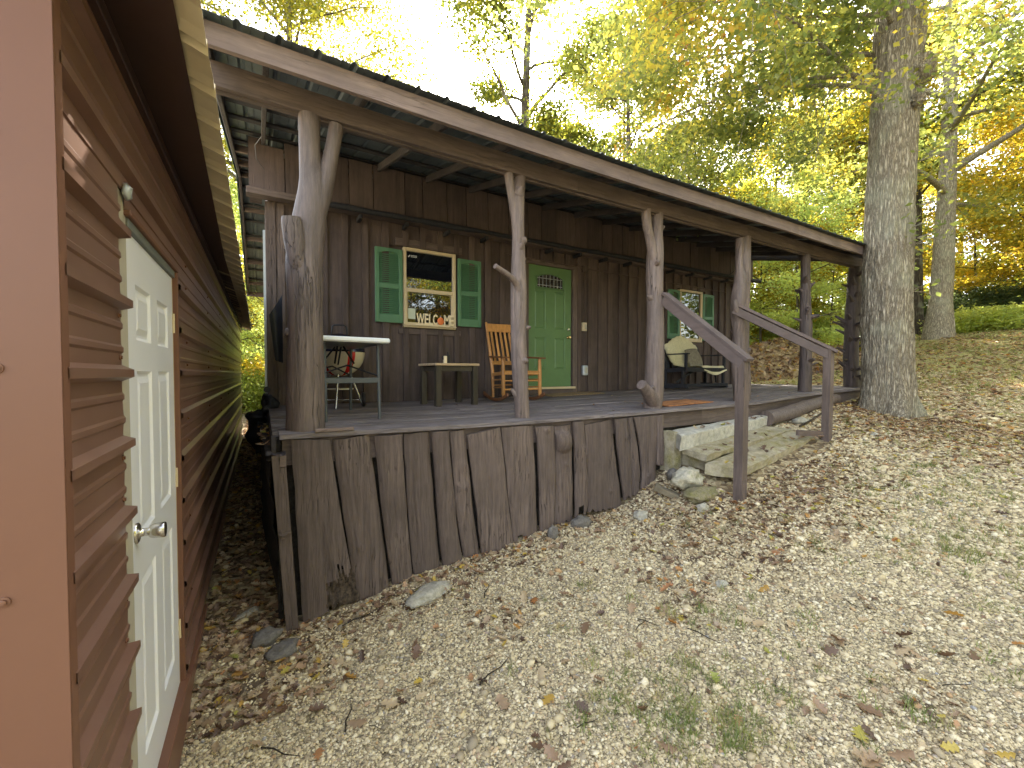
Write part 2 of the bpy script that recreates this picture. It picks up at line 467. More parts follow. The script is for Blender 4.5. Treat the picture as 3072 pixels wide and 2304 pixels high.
def stone(name, base, moss, amount, scale=5):
    m, t, b = newmat(name)
    tc = N(t, 'ShaderNodeTexCoord')
    n1 = N(t, 'ShaderNodeTexNoise', Scale=scale * 2.4, Detail=8.0, Roughness=0.75)
    t.links.new(tc.outputs['Object'], n1.inputs['Vector'])
    r1 = ramp(t, [(0.3, tuple(c * 0.55 for c in base)), (0.7, tuple(c * 1.25 for c in base))], n1.outputs['Fac'])
    n2 = N(t, 'ShaderNodeTexNoise', Scale=scale, Detail=6.0, Roughness=0.7)
    t.links.new(tc.outputs['Object'], n2.inputs['Vector'])
    k = ramp(t, [(0.62 - amount * 0.4, g3(0)), (0.78 - amount * 0.3, g3(0.9))], n2.outputs['Fac'])
    n3 = N(t, 'ShaderNodeTexNoise', Scale=60.0, Detail=4.0)
    t.links.new(tc.outputs['Object'], n3.inputs['Vector'])
    r3 = ramp(t, [(0.3, tuple(c * 0.5 for c in moss)), (0.7, tuple(c * 1.3 for c in moss))], n3.outputs['Fac'])
    mx = N(t, 'ShaderNodeMix', data_type='RGBA')
    t.links.new(k.outputs[0], mx.inputs[0])
    t.links.new(r1.outputs[0], mx.inputs[6])
    t.links.new(r3.outputs[0], mx.inputs[7])
    t.links.new(mx.outputs[2], b.inputs['Base Color'])
    bp = N(t, 'ShaderNodeBump', Strength=0.9, Distance=0.03)
    t.links.new(n1.outputs['Fac'], bp.inputs['Height'])
    t.links.new(bp.outputs[0], b.inputs['Normal'])
    b.inputs['Roughness'].default_value = 0.95
    b.inputs['Specular IOR Level'].default_value = 0.15
    return m
M['step'] = stone('mossy_concrete', (0.46, 0.40, 0.28), (0.34, 0.30, 0.12), 0.38, 5)
M['stepwhite'] = stone('limewashed_concrete', (0.58, 0.55, 0.46), (0.25, 0.24, 0.10), 0.15, 6)
M['rock'] = stone('lichened_limestone', (0.60, 0.55, 0.42), (0.20, 0.22, 0.07), 0.25, 9)
M['palerock'] = stone('pale_limestone', (0.52, 0.48, 0.38), (0.3, 0.25, 0.18), 0.1, 9)
M['slate'] = stone('grey_slate', (0.21, 0.19, 0.165), (0.10, 0.10, 0.07), 0.1, 9)
M['moss'] = stone('mossy_stone', (0.34, 0.29, 0.18), (0.24, 0.22, 0.08), 0.5, 14)
M['mulch'] = stone('brown_leaf_mulch', (0.34, 0.25, 0.14), (0.16, 0.11, 0.06), 0.4, 9)
M['brick'] = plain('greenish_block', (0.17, 0.14, 0.09), 0.9, var=0.3, bump=0.5)

# ------------------------------------------------------------------ mesh helpers
def link(name, me, mats, parent=None):
    o = bpy.data.objects.new(name, me)
    C.objects.link(o)
    for m in (mats if isinstance(mats, (list, tuple)) else [mats]):
        me.materials.append(M[m] if isinstance(m, str) else m)
    if parent is not None:
        o.parent = parent
    return o

def wloc(o):
    v = Vector((0, 0, 0))
    while o is not None:
        v += o.location
        o = o.parent
    return v

class MB:
    """collects geometry in world coordinates; build() links it as one object"""
    def __init__(s):
        s.v = []; s.f = []; s.mi = []; s.sm = []
    def add(s, verts, faces, mi=0, smooth=False):
        k = len(s.v)
        s.v.extend([tuple(x) for x in verts])
        for f in faces:
            s.f.append([i + k for i in f]); s.mi.append(mi); s.sm.append(smooth)
        return s
    def hexa(s, p, mi=0):
        """8 corners: bottom ring 0-3, top ring 4-7 (counter-clockwise seen from above)"""
        return s.add(p, [(3, 2, 1, 0), (4, 5, 6, 7), (0, 1, 5, 4), (1, 2, 6, 5), (2, 3, 7, 6), (3, 0, 4, 7)], mi)
    def box(s, x0, x1, y0, y1, z0, z1, mi=0, bev=0.0):
        if bev <= 0:
            return s.hexa([(x0, y0, z0), (x1, y0, z0), (x1, y1, z0), (x0, y1, z0), (x0, y0, z1), (x1, y0, z1), (x1, y1, z1), (x0, y1, z1)], mi)
        b = bev
        X = (x0, x1); Y = (y0, y1); Z = (z0, z1)
        vs = []; idx = {}
        for i in (0, 1):
            for j in (0, 1):
                for k in (0, 1):
                    sx = 1 if i == 0 else -1; sy = 1 if j == 0 else -1; sz = 1 if k == 0 else -1
                    for a in range(3):
                        p = [X[i], Y[j], Z[k]]
                        if a != 0: p[0] += sx * b
                        if a != 1: p[1] += sy * b
                        if a != 2: p[2] += sz * b
                        idx[(i, j, k, a)] = len(vs); vs.append(tuple(p))
        F = []
        F.append([idx[(0, 0, 0, 0)], idx[(0, 0, 1, 0)], idx[(0, 1, 1, 0)], idx[(0, 1, 0, 0)]])
        F.append([idx[(1, 0, 0, 0)], idx[(1, 1, 0, 0)], idx[(1, 1, 1, 0)], idx[(1, 0, 1, 0)]])
        F.append([idx[(0, 0, 0, 1)], idx[(1, 0, 0, 1)], idx[(1, 0, 1, 1)], idx[(0, 0, 1, 1)]])
        F.append([idx[(0, 1, 0, 1)], idx[(0, 1, 1, 1)], idx[(1, 1, 1, 1)], idx[(1, 1, 0, 1)]])
        F.append([idx[(0, 0, 0, 2)], idx[(0, 1, 0, 2)], idx[(1, 1, 0, 2)], idx[(1, 0, 0, 2)]])
        F.append([idx[(0, 0, 1, 2)], idx[(1, 0, 1, 2)], idx[(1, 1, 1, 2)], idx[(0, 1, 1, 2)]])
        for k in (0, 1):
            for j in (0, 1):
                F.append([idx[(0, j, k, 1)], idx[(1, j, k, 1)], idx[(1, j, k, 2)], idx[(0, j, k, 2)]])
            for i in (0, 1):
                F.append([idx[(i, 0, k, 0)], idx[(i, 1, k, 0)], idx[(i, 1, k, 2)], idx[(i, 0, k, 2)]])
        for i in (0, 1):
            for j in (0, 1):
                F.append([idx[(i, j, 0, 0)], idx[(i, j, 1, 0)], idx[(i, j, 1, 1)], idx[(i, j, 0, 1)]])
                for k in (0, 1):
                    F.append([idx[(i, j, k, 0)], idx[(i, j, k, 1)], idx[(i, j, k, 2)]])
        return s.add(vs, F, mi)
    def beam(s, p0, p1, w, h, mi=0, up=(0, 0, 1), bev=0.004):
        """rectangular bar from p0 to p1; w across, h along 'up'"""
        p0 = Vector(p0); p1 = Vector(p1); d = p1 - p0; L = d.length; d.normalize()
        up = Vector(up); sx = d.cross(up)
        if sx.length < 1e-4:
            sx = d.cross(Vector((1, 0, 0)))
        sx.normalize(); u = sx.cross(d).normalized()
        t = MB().box(-w / 2, w / 2, 0, L, -h / 2, h / 2, 0, min(bev, w / 3, h / 3))
        vs = [p0 + sx * v[0] + d * v[1] + u * v[2] for v in t.v]
        return s.add(vs, t.f, mi)
    def tube(s, pts, rad, n=12, mi=0, jit=0.0, cap=True, smooth=True, seed=0.0, wob=3.0):
        pts = [Vector(p) for p in pts]
        if not isinstance(rad, (list, tuple)): rad = [rad] * len(pts)
        rings = []; ref = None
        for i, p in enumerate(pts):
            d = (pts[min(i + 1, len(pts) - 1)] - pts[max(i - 1, 0)]).normalized()
            if ref is None:
                ref = Vector((1, 0, 0)) if abs(d.x) < 0.8 else Vector((0, 1, 0))
            a = (ref - d * ref.dot(d)).normalized(); ref = a
            b = d.cross(a)
            rg = []
            for k in range(n):
                th = 2 * pi * k / n
                r = rad[i]
                q = a * cos(th) + b * sin(th)
                if jit:
                    P = p + q * r
                    r *= 1 + jit * mn.noise(Vector((P.x * wob * 4 + seed, P.y * wob * 4, P.z * wob)))
                rg.append(p + q * r)
            rings.append(rg)
        vs = [q for rg in rings for q in rg]
        F = []
        for i in range(len(pts) - 1):
            for k in range(n):
                F.append((i * n + k, i * n + (k + 1) % n, (i + 1) * n + (k + 1) % n, (i + 1) * n + k))
        s.add(vs, F, mi, smooth)
        if cap:
            k0 = len(s.v)
            s.add(rings[0], [tuple(reversed(range(n)))], mi)
            s.add(rings[-1], [tuple(range(n))], mi)
        return s
    def grid(s, fn, nu, nv, mi=0, smooth=True):
        vs = [fn(i / nu, j / nv) for j in range(nv + 1) for i in range(nu + 1)]
        F = [(j * (nu + 1) + i, j * (nu + 1) + i + 1, (j + 1) * (nu + 1) + i + 1, (j + 1) * (nu + 1) + i) for j in range(nv) for i in range(nu)]
        return s.add(vs, F, mi, smooth)
    def build(s, name, mats, parent=None, label=None, fix=True):
        me = bpy.data.meshes.new(name)
        off = wloc(parent) if parent is not None else Vector((0, 0, 0))
        me.from_pydata([(x - off.x, y - off.y, z - off.z) for x, y, z in s.v], [], s.f)
        me.polygons.foreach_set('material_index', s.mi)
        me.polygons.foreach_set('use_smooth', s.sm)
        me.update()
        if fix:
            bm = bmesh.new(); bm.from_mesh(me)
            bmesh.ops.recalc_face_normals(bm, faces=bm.faces)
            bm.to_mesh(me); bm.free()
        o = link(name, me, mats, parent)
        if label: o['label'] = label
        return o

def recenter(o):
    """put a top-level mesh's origin at its base"""
    me = o.data
    co_ = np.empty(len(me.vertices) * 3); me.vertices.foreach_get('co', co_); co_ = co_.reshape(-1, 3)
    c = (co_.min(0) + co_.max(0)) / 2; c[2] = co_[:, 2].min()
    co_ -= c
    me.vertices.foreach_set('co', co_.ravel()); me.update()
    o.location = Vector(o.location) + Vector(c)
    return o

def tag(o, label, cat, group=None, kind=None):
    o['label'] = label; o['category'] = cat
    if group: o['group'] = group
    if kind: o['kind'] = kind
    return o

def thing(name, loc, label, cat, group=None):
    o = bpy.data.objects.new(name, None)
    o.empty_display_size = 0.2
    C.objects.link(o)
    o.location = loc
    return tag(o, label, cat, group)

def lump(c, r, seed, amp=0.35, sub=3, freq=1.3, flat=0.0):
    """irregular rock-like solid; returns verts, faces"""
    bm = bmesh.new()
    bmesh.ops.create_icosphere(bm, subdivisions=sub, radius=1)
    vs = []
    for v in bm.verts:
        p = v.co.copy()
        k = 1 + amp * mn.noise(p * freq + Vector((seed * 7.1, seed * 3.3, seed))) + amp * 0.4 * mn.noise(p * freq * 3 + Vector((seed, seed, 9)))
        p *= k
        if flat and p.z < -flat: p.z = -flat
        vs.append((c[0] + p.x * r[0], c[1] + p.y * r[1], c[2] + p.z * r[2]))
    F = [[v.index for v in f.verts] for f in bm.faces]
    bm.free()
    return vs, F

# ------------------------------------------------------------------ the lie of the land
CP = np.array([
 (-0.4, 0.8, -1.86), (-0.4, 2.5, -1.86), (-0.4, 3.1, -1.80), (-0.4, 4.0, -1.70), (-0.3, 10.5, -1.44), (0, 16, -1.0), (0, 25, 0.0),
 (0.27, 3.4, -1.84), (0.6, 3.4, -1.79), (1.06, 3.4, -1.69), (1.55, 3.4, -1.65), (2.0, 3.4, -1.62), (2.5, 3.4, -1.52), (2.9, 3.4, -1.52),
 (3.47, 3.4, -1.48), (3.7, 3.4, -1.36), (4.0, 3.35, -1.24), (4.2, 3.2, -1.14), (4.14, 2.45, -1.26), (6.33, 2.6, -0.85), (5.3, 2.3, -1.13), (4.0, 2.85, -1.24),
 (6.7, 3.2, -0.72), (7.8, 3.35, -0.53), (9.7, 3.3, -0.42), (8.95, 2.75, -0.66), (9.9, 5.5, -0.42), (10.8, 6.5, -0.36),
 (0, 0, -1.78), (1.4, 2.0, -1.74), (3, 1.5, -1.62), (3, 0, -1.62), (5, 1.0, -1.42), (6.5, 0, -1.28), (8, 1, -0.98), (10, 0, -0.72), (12, 3, -0.25),
 (20.4, 5.2, 1.25), (16, 4, 0.42), (25, 4, 1.85), (18, -2, 0.6), (15, 9, -0.02), (20, 15, 0.5), (30, 30, 1.2), (38, 6, 3.0), (5, 9, -1.0), (5, 14, -0.7),
 (-8, 5, -1.9), (-20, 10, -2.0), (0, -10, -1.7), (10, -10, -0.9), (-15, -15, -2), (25, -15, 1.0), (-20, 35, 0.0), (10, 35, 0.8)], float)

def _tps(d2):
    return np.where(d2 > 1e-12, d2 * np.log(np.maximum(d2, 1e-12)) * 0.5, 0.0)
_n = len(CP)
_D = ((CP[:, None, :2] - CP[None, :, :2]) ** 2).sum(-1)
_K = _tps(_D) + np.eye(_n) * 0.02
_P = np.c_[np.ones(_n), CP[:, :2]]
_A = np.block([[_K, _P], [_P.T, np.zeros((3, 3))]])
_W = np.linalg.solve(_A, np.r_[CP[:, 2], np.zeros(3)])

def gz_np(x, y):
    x = np.clip(np.asarray(x, float), -25, 42); y = np.clip(np.asarray(y, float), -20, 38)
    sh = x.shape; x = x.ravel(); y = y.ravel()
    out = np.empty(len(x))
    for a in range(0, len(x), 20000):
        xx = x[a:a + 20000]; yy = y[a:a + 20000]
        d = (xx[:, None] - CP[None, :, 0]) ** 2 + (yy[:, None] - CP[None, :, 1]) ** 2
        out[a:a + 20000] = _tps(d) @ _W[:_n] + _W[_n] + _W[_n + 1] * xx + _W[_n + 2] * yy
    return out.reshape(sh)

def gz(x, y):
    return float(gz_np(np.array([x]), np.array([y]))[0])

def litter_np(x, y):
    """how much the leaves cover the gravel, 0..1"""
    l = np.zeros_like(x)
    dn = np.sin(x * 2.3 + 1.7 * np.sin(y * 1.9 + .4)) * np.sin(y * 2.9 + 1.3 * np.sin(x * 2.1)) + 0.45 * np.sin(x * 6.1 + 2 * np.sin(y * 4.3)) * np.sin(y * 5.3 + 1)
    l = np.maximum(l, np.clip((dn - 0.55) * 0.5, 0, 0.22))
    l = np.maximum(l, np.clip(1.15 - np.abs(x + 0.1) / 0.55, 0, 1) * (y > 2.6) * 0.9)          # alley
    l = np.maximum(l, np.clip(1 - np.abs(y - 3.3) / 0.45, 0, 1) * (x > 0.1) * (x < 4.4) * 0.6)    # foot of the skirt
    l = np.maximum(l, np.clip(1.35 - np.hypot((x - 4.7) * .75, (y - 2.5) * 1.5) / 1.3, 0, 1) * 0.85)       # by the steps
    l = np.maximum(l, np.clip(1.5 - np.hypot(x - 8.7, y - 2.6) / 2.0, 0, 1) * 0.8)               # under the oak
    l = np.maximum(l, np.clip((x - 8.5) / 3.0, 0, 1) * 0.62)
    l = np.maximum(l, np.clip((y - 6) / 3.0, 0, 1) * 0.8)
    return l

gx = np.unique(np.r_[-220, -120, -60, np.arange(-30, -2, 2.0), np.arange(-2, 8, 0.09), np.arange(8, 14, 0.2), np.arange(14, 45, 0.9), 60, 120, 220])
gy = np.unique(np.r_[-220, -120, -60, np.arange(-30, -2, 2.0), np.arange(-2, 0.5, 0.3), np.arange(0.5, 4.5, 0.09), np.arange(4.5, 14, 0.3), np.arange(14, 45, 0.9), 60, 120, 220])
GX, GY = np.meshgrid(gx, gy)
GZ = gz_np(GX, GY)
nz = np.array([mn.noise(Vector((x * 1.7, y * 1.7, 0))) * 0.022 + mn.noise(Vector((x * 6, y * 6, 3))) * 0.008 for x, y in zip(GX.ravel(), GY.ravel())]).reshape(GX.shape)
far = np.clip((np.hypot(GX - 8, GY - 3) - 14) / 20, 0, 1)
GZ = GZ + nz * (1 + 4 * far)
verts = np.c_[GX.ravel(), GY.ravel(), GZ.ravel()]
nx_, ny_ = len(gx), len(gy)
ii = (np.arange(ny_ - 1)[:, None] * nx_ + np.arange(nx_ - 1)[None, :]).ravel()
faces = np.c_[ii, ii + 1, ii + nx_ + 1, ii + nx_]
me = bpy.data.meshes.new('ground')
me.from_pydata(verts.tolist(), [], faces.tolist())
me.polygons.foreach_set('use_smooth', [True] * len(me.polygons))
la = me.attributes.new('litter', 'FLOAT', 'POINT')
la.data.foreach_set('value', litter_np(GX, GY).ravel())
ga = me.attributes.new('grassy', 'FLOAT', 'POINT')
gvals = np.clip((GX - 4.5) / 4, 0, 1) * np.clip(1.4 - np.hypot(GX - 8.7, GY - 3.2) * -0.25 - 0.9, 0, 1)
gvals = np.maximum(gvals, 1.2 * np.clip((GX - 11) / 4, 0, 1) * (GY < 9))
ga.data.foreach_set('value', gvals.ravel())
ground = link('ground', me, 'ground')
ground['kind'] = 'structure'
ground['label'] = 'pale gravel yard rising to a leafy grass slope'
GM = {}
def gtop(x, y):
    return gz(x, y) + mn.noise(Vector((x * 1.7, y * 1.7, 0))) * 0.022

# ------------------------------------------------------------------ the cabin
def zdeck(x, y=3.5):
    zf = np.interp(x, [0, 2.2, 4.1, 6.0, 7.8, 9.9], [-0.432, -0.452, -0.43, -0.405, -0.31, -0.25])
    zb = np.interp(x, [0, 2.0, 5.1, 8.2, 9.9], [-0.405, -0.41, -0.352, -0.285, -0.25])
    k = min(max((y - 3.45) / 2.5, 0), 1)
    return float(zf * (1 - k) + zb * k)

cabin = thing('cabin', (5, 7, -0.4), 'long dark brown board cabin with a covered log-post porch and green door', 'cabin')
YW, YU = 5.95, 5.74           # wall plane, plane of the proud upper boards
X0, X1 = 0.06, 9.92

# core walls behind the boards (side, back) with openings not needed
core = MB()
core.box(X0 + 0.03, X1 - 0.03, YW + 0.02, 11.6, -1.9, 2.62)
core.build('wall_core', 'wallV', cabin)
gb = MB()   # gable ends
for xx in (X0 + 0.03, X1 - 0.08):
    gb = MB(); gb.add([(xx, YW + .02, 2.6), (xx + .05, YW + .02, 2.6), (xx + .05, 11.6, 2.6), (xx, 11.6, 2.6), (xx, 8.7, 3.36), (xx + .05, 8.7, 3.36)],
           [(0, 3, 4), (1, 5, 2), (0, 4, 5, 1), (3, 2, 5, 4), (0, 1, 2, 3)])
    gb.build('gable', 'wallV', cabin)

# openings on the porch wall: (x0, x1, z0, z1)
OPEN = [(1.71, 2.53, 0.635, 1.78), (3.80, 4.75, -0.45, 1.86), (7.585, 8.37, 0.66, 1.79)]
def pieces(x0, x1, zb, zt):
    """split a vertical strip where an opening crosses it"""
    segs = [(zb, zt)]
    for a, b, c, d in OPEN:
        if x1 > a + 0.004 and x0 < b - 0.004:
            ns = []
            for s0, s1 in segs:
                if c - s0 > 0.05: ns.append((s0, min(c, s1)))
                if s1 - d > 0.05: ns.append((max(d, s0), s1))
            segs = ns
    return segs
def vboard(name, x0, x1, y0, th, z0, z1, mat, parent, seed, wob=0.003, skew=0.0):
    """sawn upright board with slightly uneven edges, its face at y0 (towards -Y)"""
    b = MB(); n = 6
    vs = []
    for i in range(n + 1):
        t = i / n; z = z0 + (z1 - z0) * t
        dx0 = wob * mn.noise(Vector((seed, z * 1.3, 1))); dx1 = wob * mn.noise(Vector((seed, z * 1.3, 5)))
        dy = wob * 0.6 * mn.noise(Vector((seed, z * 0.9, 9)))
        sk = skew * (1 - t)
        vs += [(x0 + dx0 + sk, y0 + dy, z), (x1 + dx1 + sk, y0 + dy, z), (x1 + dx1 + sk, y0 + th, z), (x0 + dx0 + sk, y0 + th, z)]
    F = []
    for i in range(n):
        for k in range(4):
            F.append((i * 4 + k, i * 4 + (k + 1) % 4, (i + 1) * 4 + (k + 1) % 4, (i + 1) * 4 + k))
    F += [(3, 2, 1, 0), (n * 4, n * 4 + 1, n * 4 + 2, n * 4 + 3)]
    b.add(vs, F)
    return b.build(name, mat, parent)

x = X0 + 0.13
k = 0
while x < X1 - 0.05:
    w = 0.262 + R.uniform(-0.018, 0.018)
    x2 = min(x + w, X1)
    for s0, s1 in pieces(x, x2, zdeck((x + x2) / 2, 6) + 0.012, 2.2):
        if s1 - s0 > 0.06:
            vboard('wall_board', x + 0.008, x2 - 0.008, YW - 0.004 + R.uniform(-0.003, 0.003), 0.024, s0, s1, 'wallV', cabin, k * 3.3)
    bw = 0.040 + R.uniform(-0.004, 0.012)
    if k % 1 == 0 and x2 < X1 - 0.05:
        for s0, s1 in pieces(x2 - bw, x2 + bw, zdeck(x2, 6) + 0.012, 2.2):
            if s1 - s0 > 0.06:
                vboard('batten', x2 - bw, x2 + bw, YW - 0.042 + R.uniform(-.004, .004), 0.034, s0, s1, 'wallV', cabin, k * 5.1 + 50)
    x = x2; k += 1
# corner boards, left
vboard('corner_board', X0 - 0.0, X0 + 0.105, YW - 0.045, 0.045, -0.42, 2.06, 'brownV', cabin, 77, 0.006)
vboard('corner_board', X0 + 0.112, X0 + 0.20, YW - 0.032, 0.03, -0.42, 2.06, 'brownV', cabin, 78, 0.004)
MB().box(X0 - 0.028, X0 - 0.003, YW - 0.02, YW + 0.02, -0.42, 1.72).build('edge_flashing', 'galv', cabin)
# upper boards, proud of the lower wall
x = -0.10; k = 0
while x < 9.95:
    w = R.choice([0.25, 0.3, 0.36, 0.42])
    x2 = min(x + w, 9.98)
    zt = 2.72 if x > 0.0 else 2.64
    vboard('upper_board', x + 0.005, x2 - 0.005, YU + R.uniform(-0.008, 0.006), 0.026, 2.12 if x > 0.7 else 2.11, zt, 'wallV', cabin, 200 + k, 0.003, 0.01)
    x = x2; k += 1
MB().box(-0.10, 0.03, YU + 0.03, YW + 0.3, 2.13, 2.72).build('boxed_eave_end', 'wallV', cabin)
MB().box(-0.13, 9.97, YU + 0.028, YW - 0.02, 2.08, 2.11).build('upper_board_soffit', 'brownX', cabin)
for a, b_ in ((-0.125, 0.40), (0.402, 0.78)):
    MB().box(a, b_, YU - 0.05, YU - 0.005, 2.05, 2.125, 0, 0.004).build('ledge_board', 'brownX', cabin)
# bark-edged gutter pole above the door, carried on joist ends
gp = MB()
pts = [(0.72 + i * 0.27, YU - 0.045 + 0.012 * mn.noise(Vector((i, 0, 0))), 2.085 + (i / 35) * 0.085 + 0.012 * mn.noise(Vector((i * .7, 4, 0)))) for i in range(36)]
gp.tube(pts, [0.038 + 0.010 * mn.noise(Vector((i * 1.3, 2, 2))) for i in range(36)], 8, jit=0.25)
gp.build('gutter_pole', 'blackwood', cabin)
for i in range(15):
    xx = 1.12 + i * 0.605
    if xx < 9.8:
        MB().box(xx - 0.022, xx + 0.022, YU - 0.04, YW - 0.05, 1.985 + i * 0.005, 2.04 + i * 0.005, 0, 0.004).build('joist_end', 'blackwood', cabin)
# header trims over and around the openings
def hboard(name, x0, x1, y0, y1, z0, z1, mat='brownX'):
    return MB().box(x0, x1, y0, y1, z0, z1, 0, 0.003).build(name, mat, cabin)
hboard('window_header', 1.62, 2.62, YW - 0.034, YW - 0.005, 1.785, 1.885)
hboard('window_apron', 1.66, 2.60, YW - 0.034, YW - 0.005, 0.555, 0.63)
hboard('window_header', 7.50, 8.46, YW - 0.034, YW - 0.005, 1.795, 1.885)
hboard('window_apron', 7.56, 8.40, YW - 0.034, YW - 0.005, 0.585, 0.655)
hboard('door_header', 3.76, 4.86, YW - 0.036, YW + 0.01, 1.822, 1.90)
hboard('door_casing', 3.735, 3.822, YW - 0.038, YW + 0.01, -0.36, 1.82, 'brownV')
hboard('door_casing', 4.752, 4.85, YW - 0.038, YW + 0.01, -0.34, 1.82, 'brownV')

# ---- windows
def window(x0, x1, z0, z1, label):
    w = MB()
    f = 0.045; yf = YW - 0.05; yb = YW + 0.02
    w.box(x0, x0 + f, yf, yb, z0, z1, 0, 0.005); w.box(x1 - f, x1, yf, yb, z0, z1, 0, 0.005)
    w.box(x0 + f, x1 - f, yf, yb, z1 - f, z1, 0, 0.005); w.box(x0 + f, x1 - f, yf, yb, z0, z0 + f * 0.9, 0, 0.005)
    o = w.build('window', 'cream', cabin, label)
    zm = (z0 + z1) / 2 - 0.03
    MB().box(x0 + f - 0.001, x1 - f + 0.001, yf + 0.012, yb - 0.002, zm - 0.025, zm + 0.028, 0, 0.004).build('meeting_rail', 'cream', o)
    s = MB(); g = 0.018
    s.box(x0 + f, x0 + f + g, yf + 0.022, yb - 0.004, z0 + 0.04, zm - 0.025); s.box(x1 - f - g, x1 - f, yf + 0.022, yb - 0.004, z0 + 0.04, zm - 0.025)
    s.box(x0 + f + g, x1 - f - g, yf + 0.022, yb - 0.004, z0 + 0.04, z0 + 0.075)
    s.build('sash', 'cream', o)
    MB().box(x0 + f, x1 - f, yf + 0.036, yf + 0.041, zm + 0.028, z1 - f).build('pane', 'glass', o)
    MB().box(x0 + f + g, x1 - f - g, yf + 0.044, yf + 0.049, z0 + 0.075, zm - 0.025).build('pane', 'glass', o)
    return o
win1 = window(1.725, 2.515, 0.65, 1.77, 'cream framed window to the left of the green door')
win2 = window(7.60, 8.355, 0.675, 1.775, 'cream framed window behind the bench')
# small maker's sticker in the upper pane and paper notice in the lower pane
st = MB(); yy = YW - 0.0165
st.add([(1.80, yy, 1.655), (1.812, yy, 1.64), (1.835, yy, 1.672), (1.828, yy, 1.678), (1.812, yy, 1.657), (1.806, yy, 1.663)], [(0, 1, 4, 5), (1, 2, 3, 4)])
for z_, xa, xb in ((1.664, 1.842, 1.925), (1.646, 1.842, 1.93)):
    xs = xa
    while xs < xb:
        st.add([(xs, yy, z_), (xs + 0.006, yy, z_), (xs + 0.006, yy, z_ + 0.010), (xs, yy, z_ + 0.010)], [(0, 1, 2, 3)]); xs += 0.009
st.build('sticker', 'white', win1)
MB().box(1.80, 1.905, YW - 0.009, YW - 0.007, 0.775, 0.925).build('paper_notice', 'paper', win1)

def shutter(x0, x1, z0, z1):
    y0 = YW - 0.062; y1 = YW - 0.031
    m_ = MB(); s_ = 0.055
    m_.box(x0, x0 + s_, y0, y1, z0, z1, 0, 0.004); m_.box(x1 - s_, x1, y0, y1, z0, z1, 0, 0.004)
    zm = z0 + (z1 - z0) * 0.49
    xa, xb = x0 + s_, x1 - s_
    m_.box(xa, xb, y0, y1, z0, z0 + 0.11); m_.box(xa, xb, y0, y1, zm - 0.03, zm + 0.035)
    # arched head
    n = 8; zt = z1 - 0.075
    vs = []
    for i in range(n + 1):
        t = i / n; xx = xa + (xb - xa) * t
        zz = zt + 0.032 * sin(pi * t) if 0 < i < n else zt
        vs += [(xx, y0, zz), (xx, y0, z1), (xx, y1, z1), (xx, y1, zz)]
    F = []
    for i in range(n):
        a = i * 4
        F += [(a, a + 4, a + 5, a + 1), (a + 1, a + 5, a + 6, a + 2), (a + 3, a + 7, a + 4, a)]
    m_.add(vs, F)
    o = m_.build('shutter', 'shutter', cabin)
    MB().box(xa, xb, y1 - 0.004, y1 + 0.001, z0 + 0.1, z1 - 0.04).build('shutter_back', 'shutter', o)
    sl_me = None
    for lo, hi in ((z0 + 0.11, zm - 0.03), (zm + 0.035, z1 - 0.07)):
        nsl = int((hi - lo) / 0.0262)
        for j in range(nsl):
            zc = lo + (j + 0.5) * (hi - lo) / nsl
            if sl_me is None:
                q = MB(); w = (xb - xa) / 2
                q.hexa([(-w, -0.015, -0.0125), (w, -0.015, -0.0125), (w, -0.009, -0.012), (-w, -0.009, -0.012), (-w, 0.006, 0.010), (w, 0.006, 0.010), (w, 0.012, 0.0105), (-w, 0.012, 0.0105)])
                so_ = q.build('slat', 'shutter', None); so_.parent = o; sl_me = so_.data
            else:
                so_ = bpy.data.objects.new('slat', sl_me); C.objects.link(so_); so_.parent = o
            so_.location = Vector(((xa + xb) / 2, y1 - 0.014, zc)) - wloc(o)
    return o
shutter(1.335, 1.712, 0.70, 1.715)
shutter(2.545, 2.932, 0.705, 1.715)
shutter(7.215, 7.592, 0.715, 1.735)
shutter(8.368, 8.745, 0.715, 1.735)

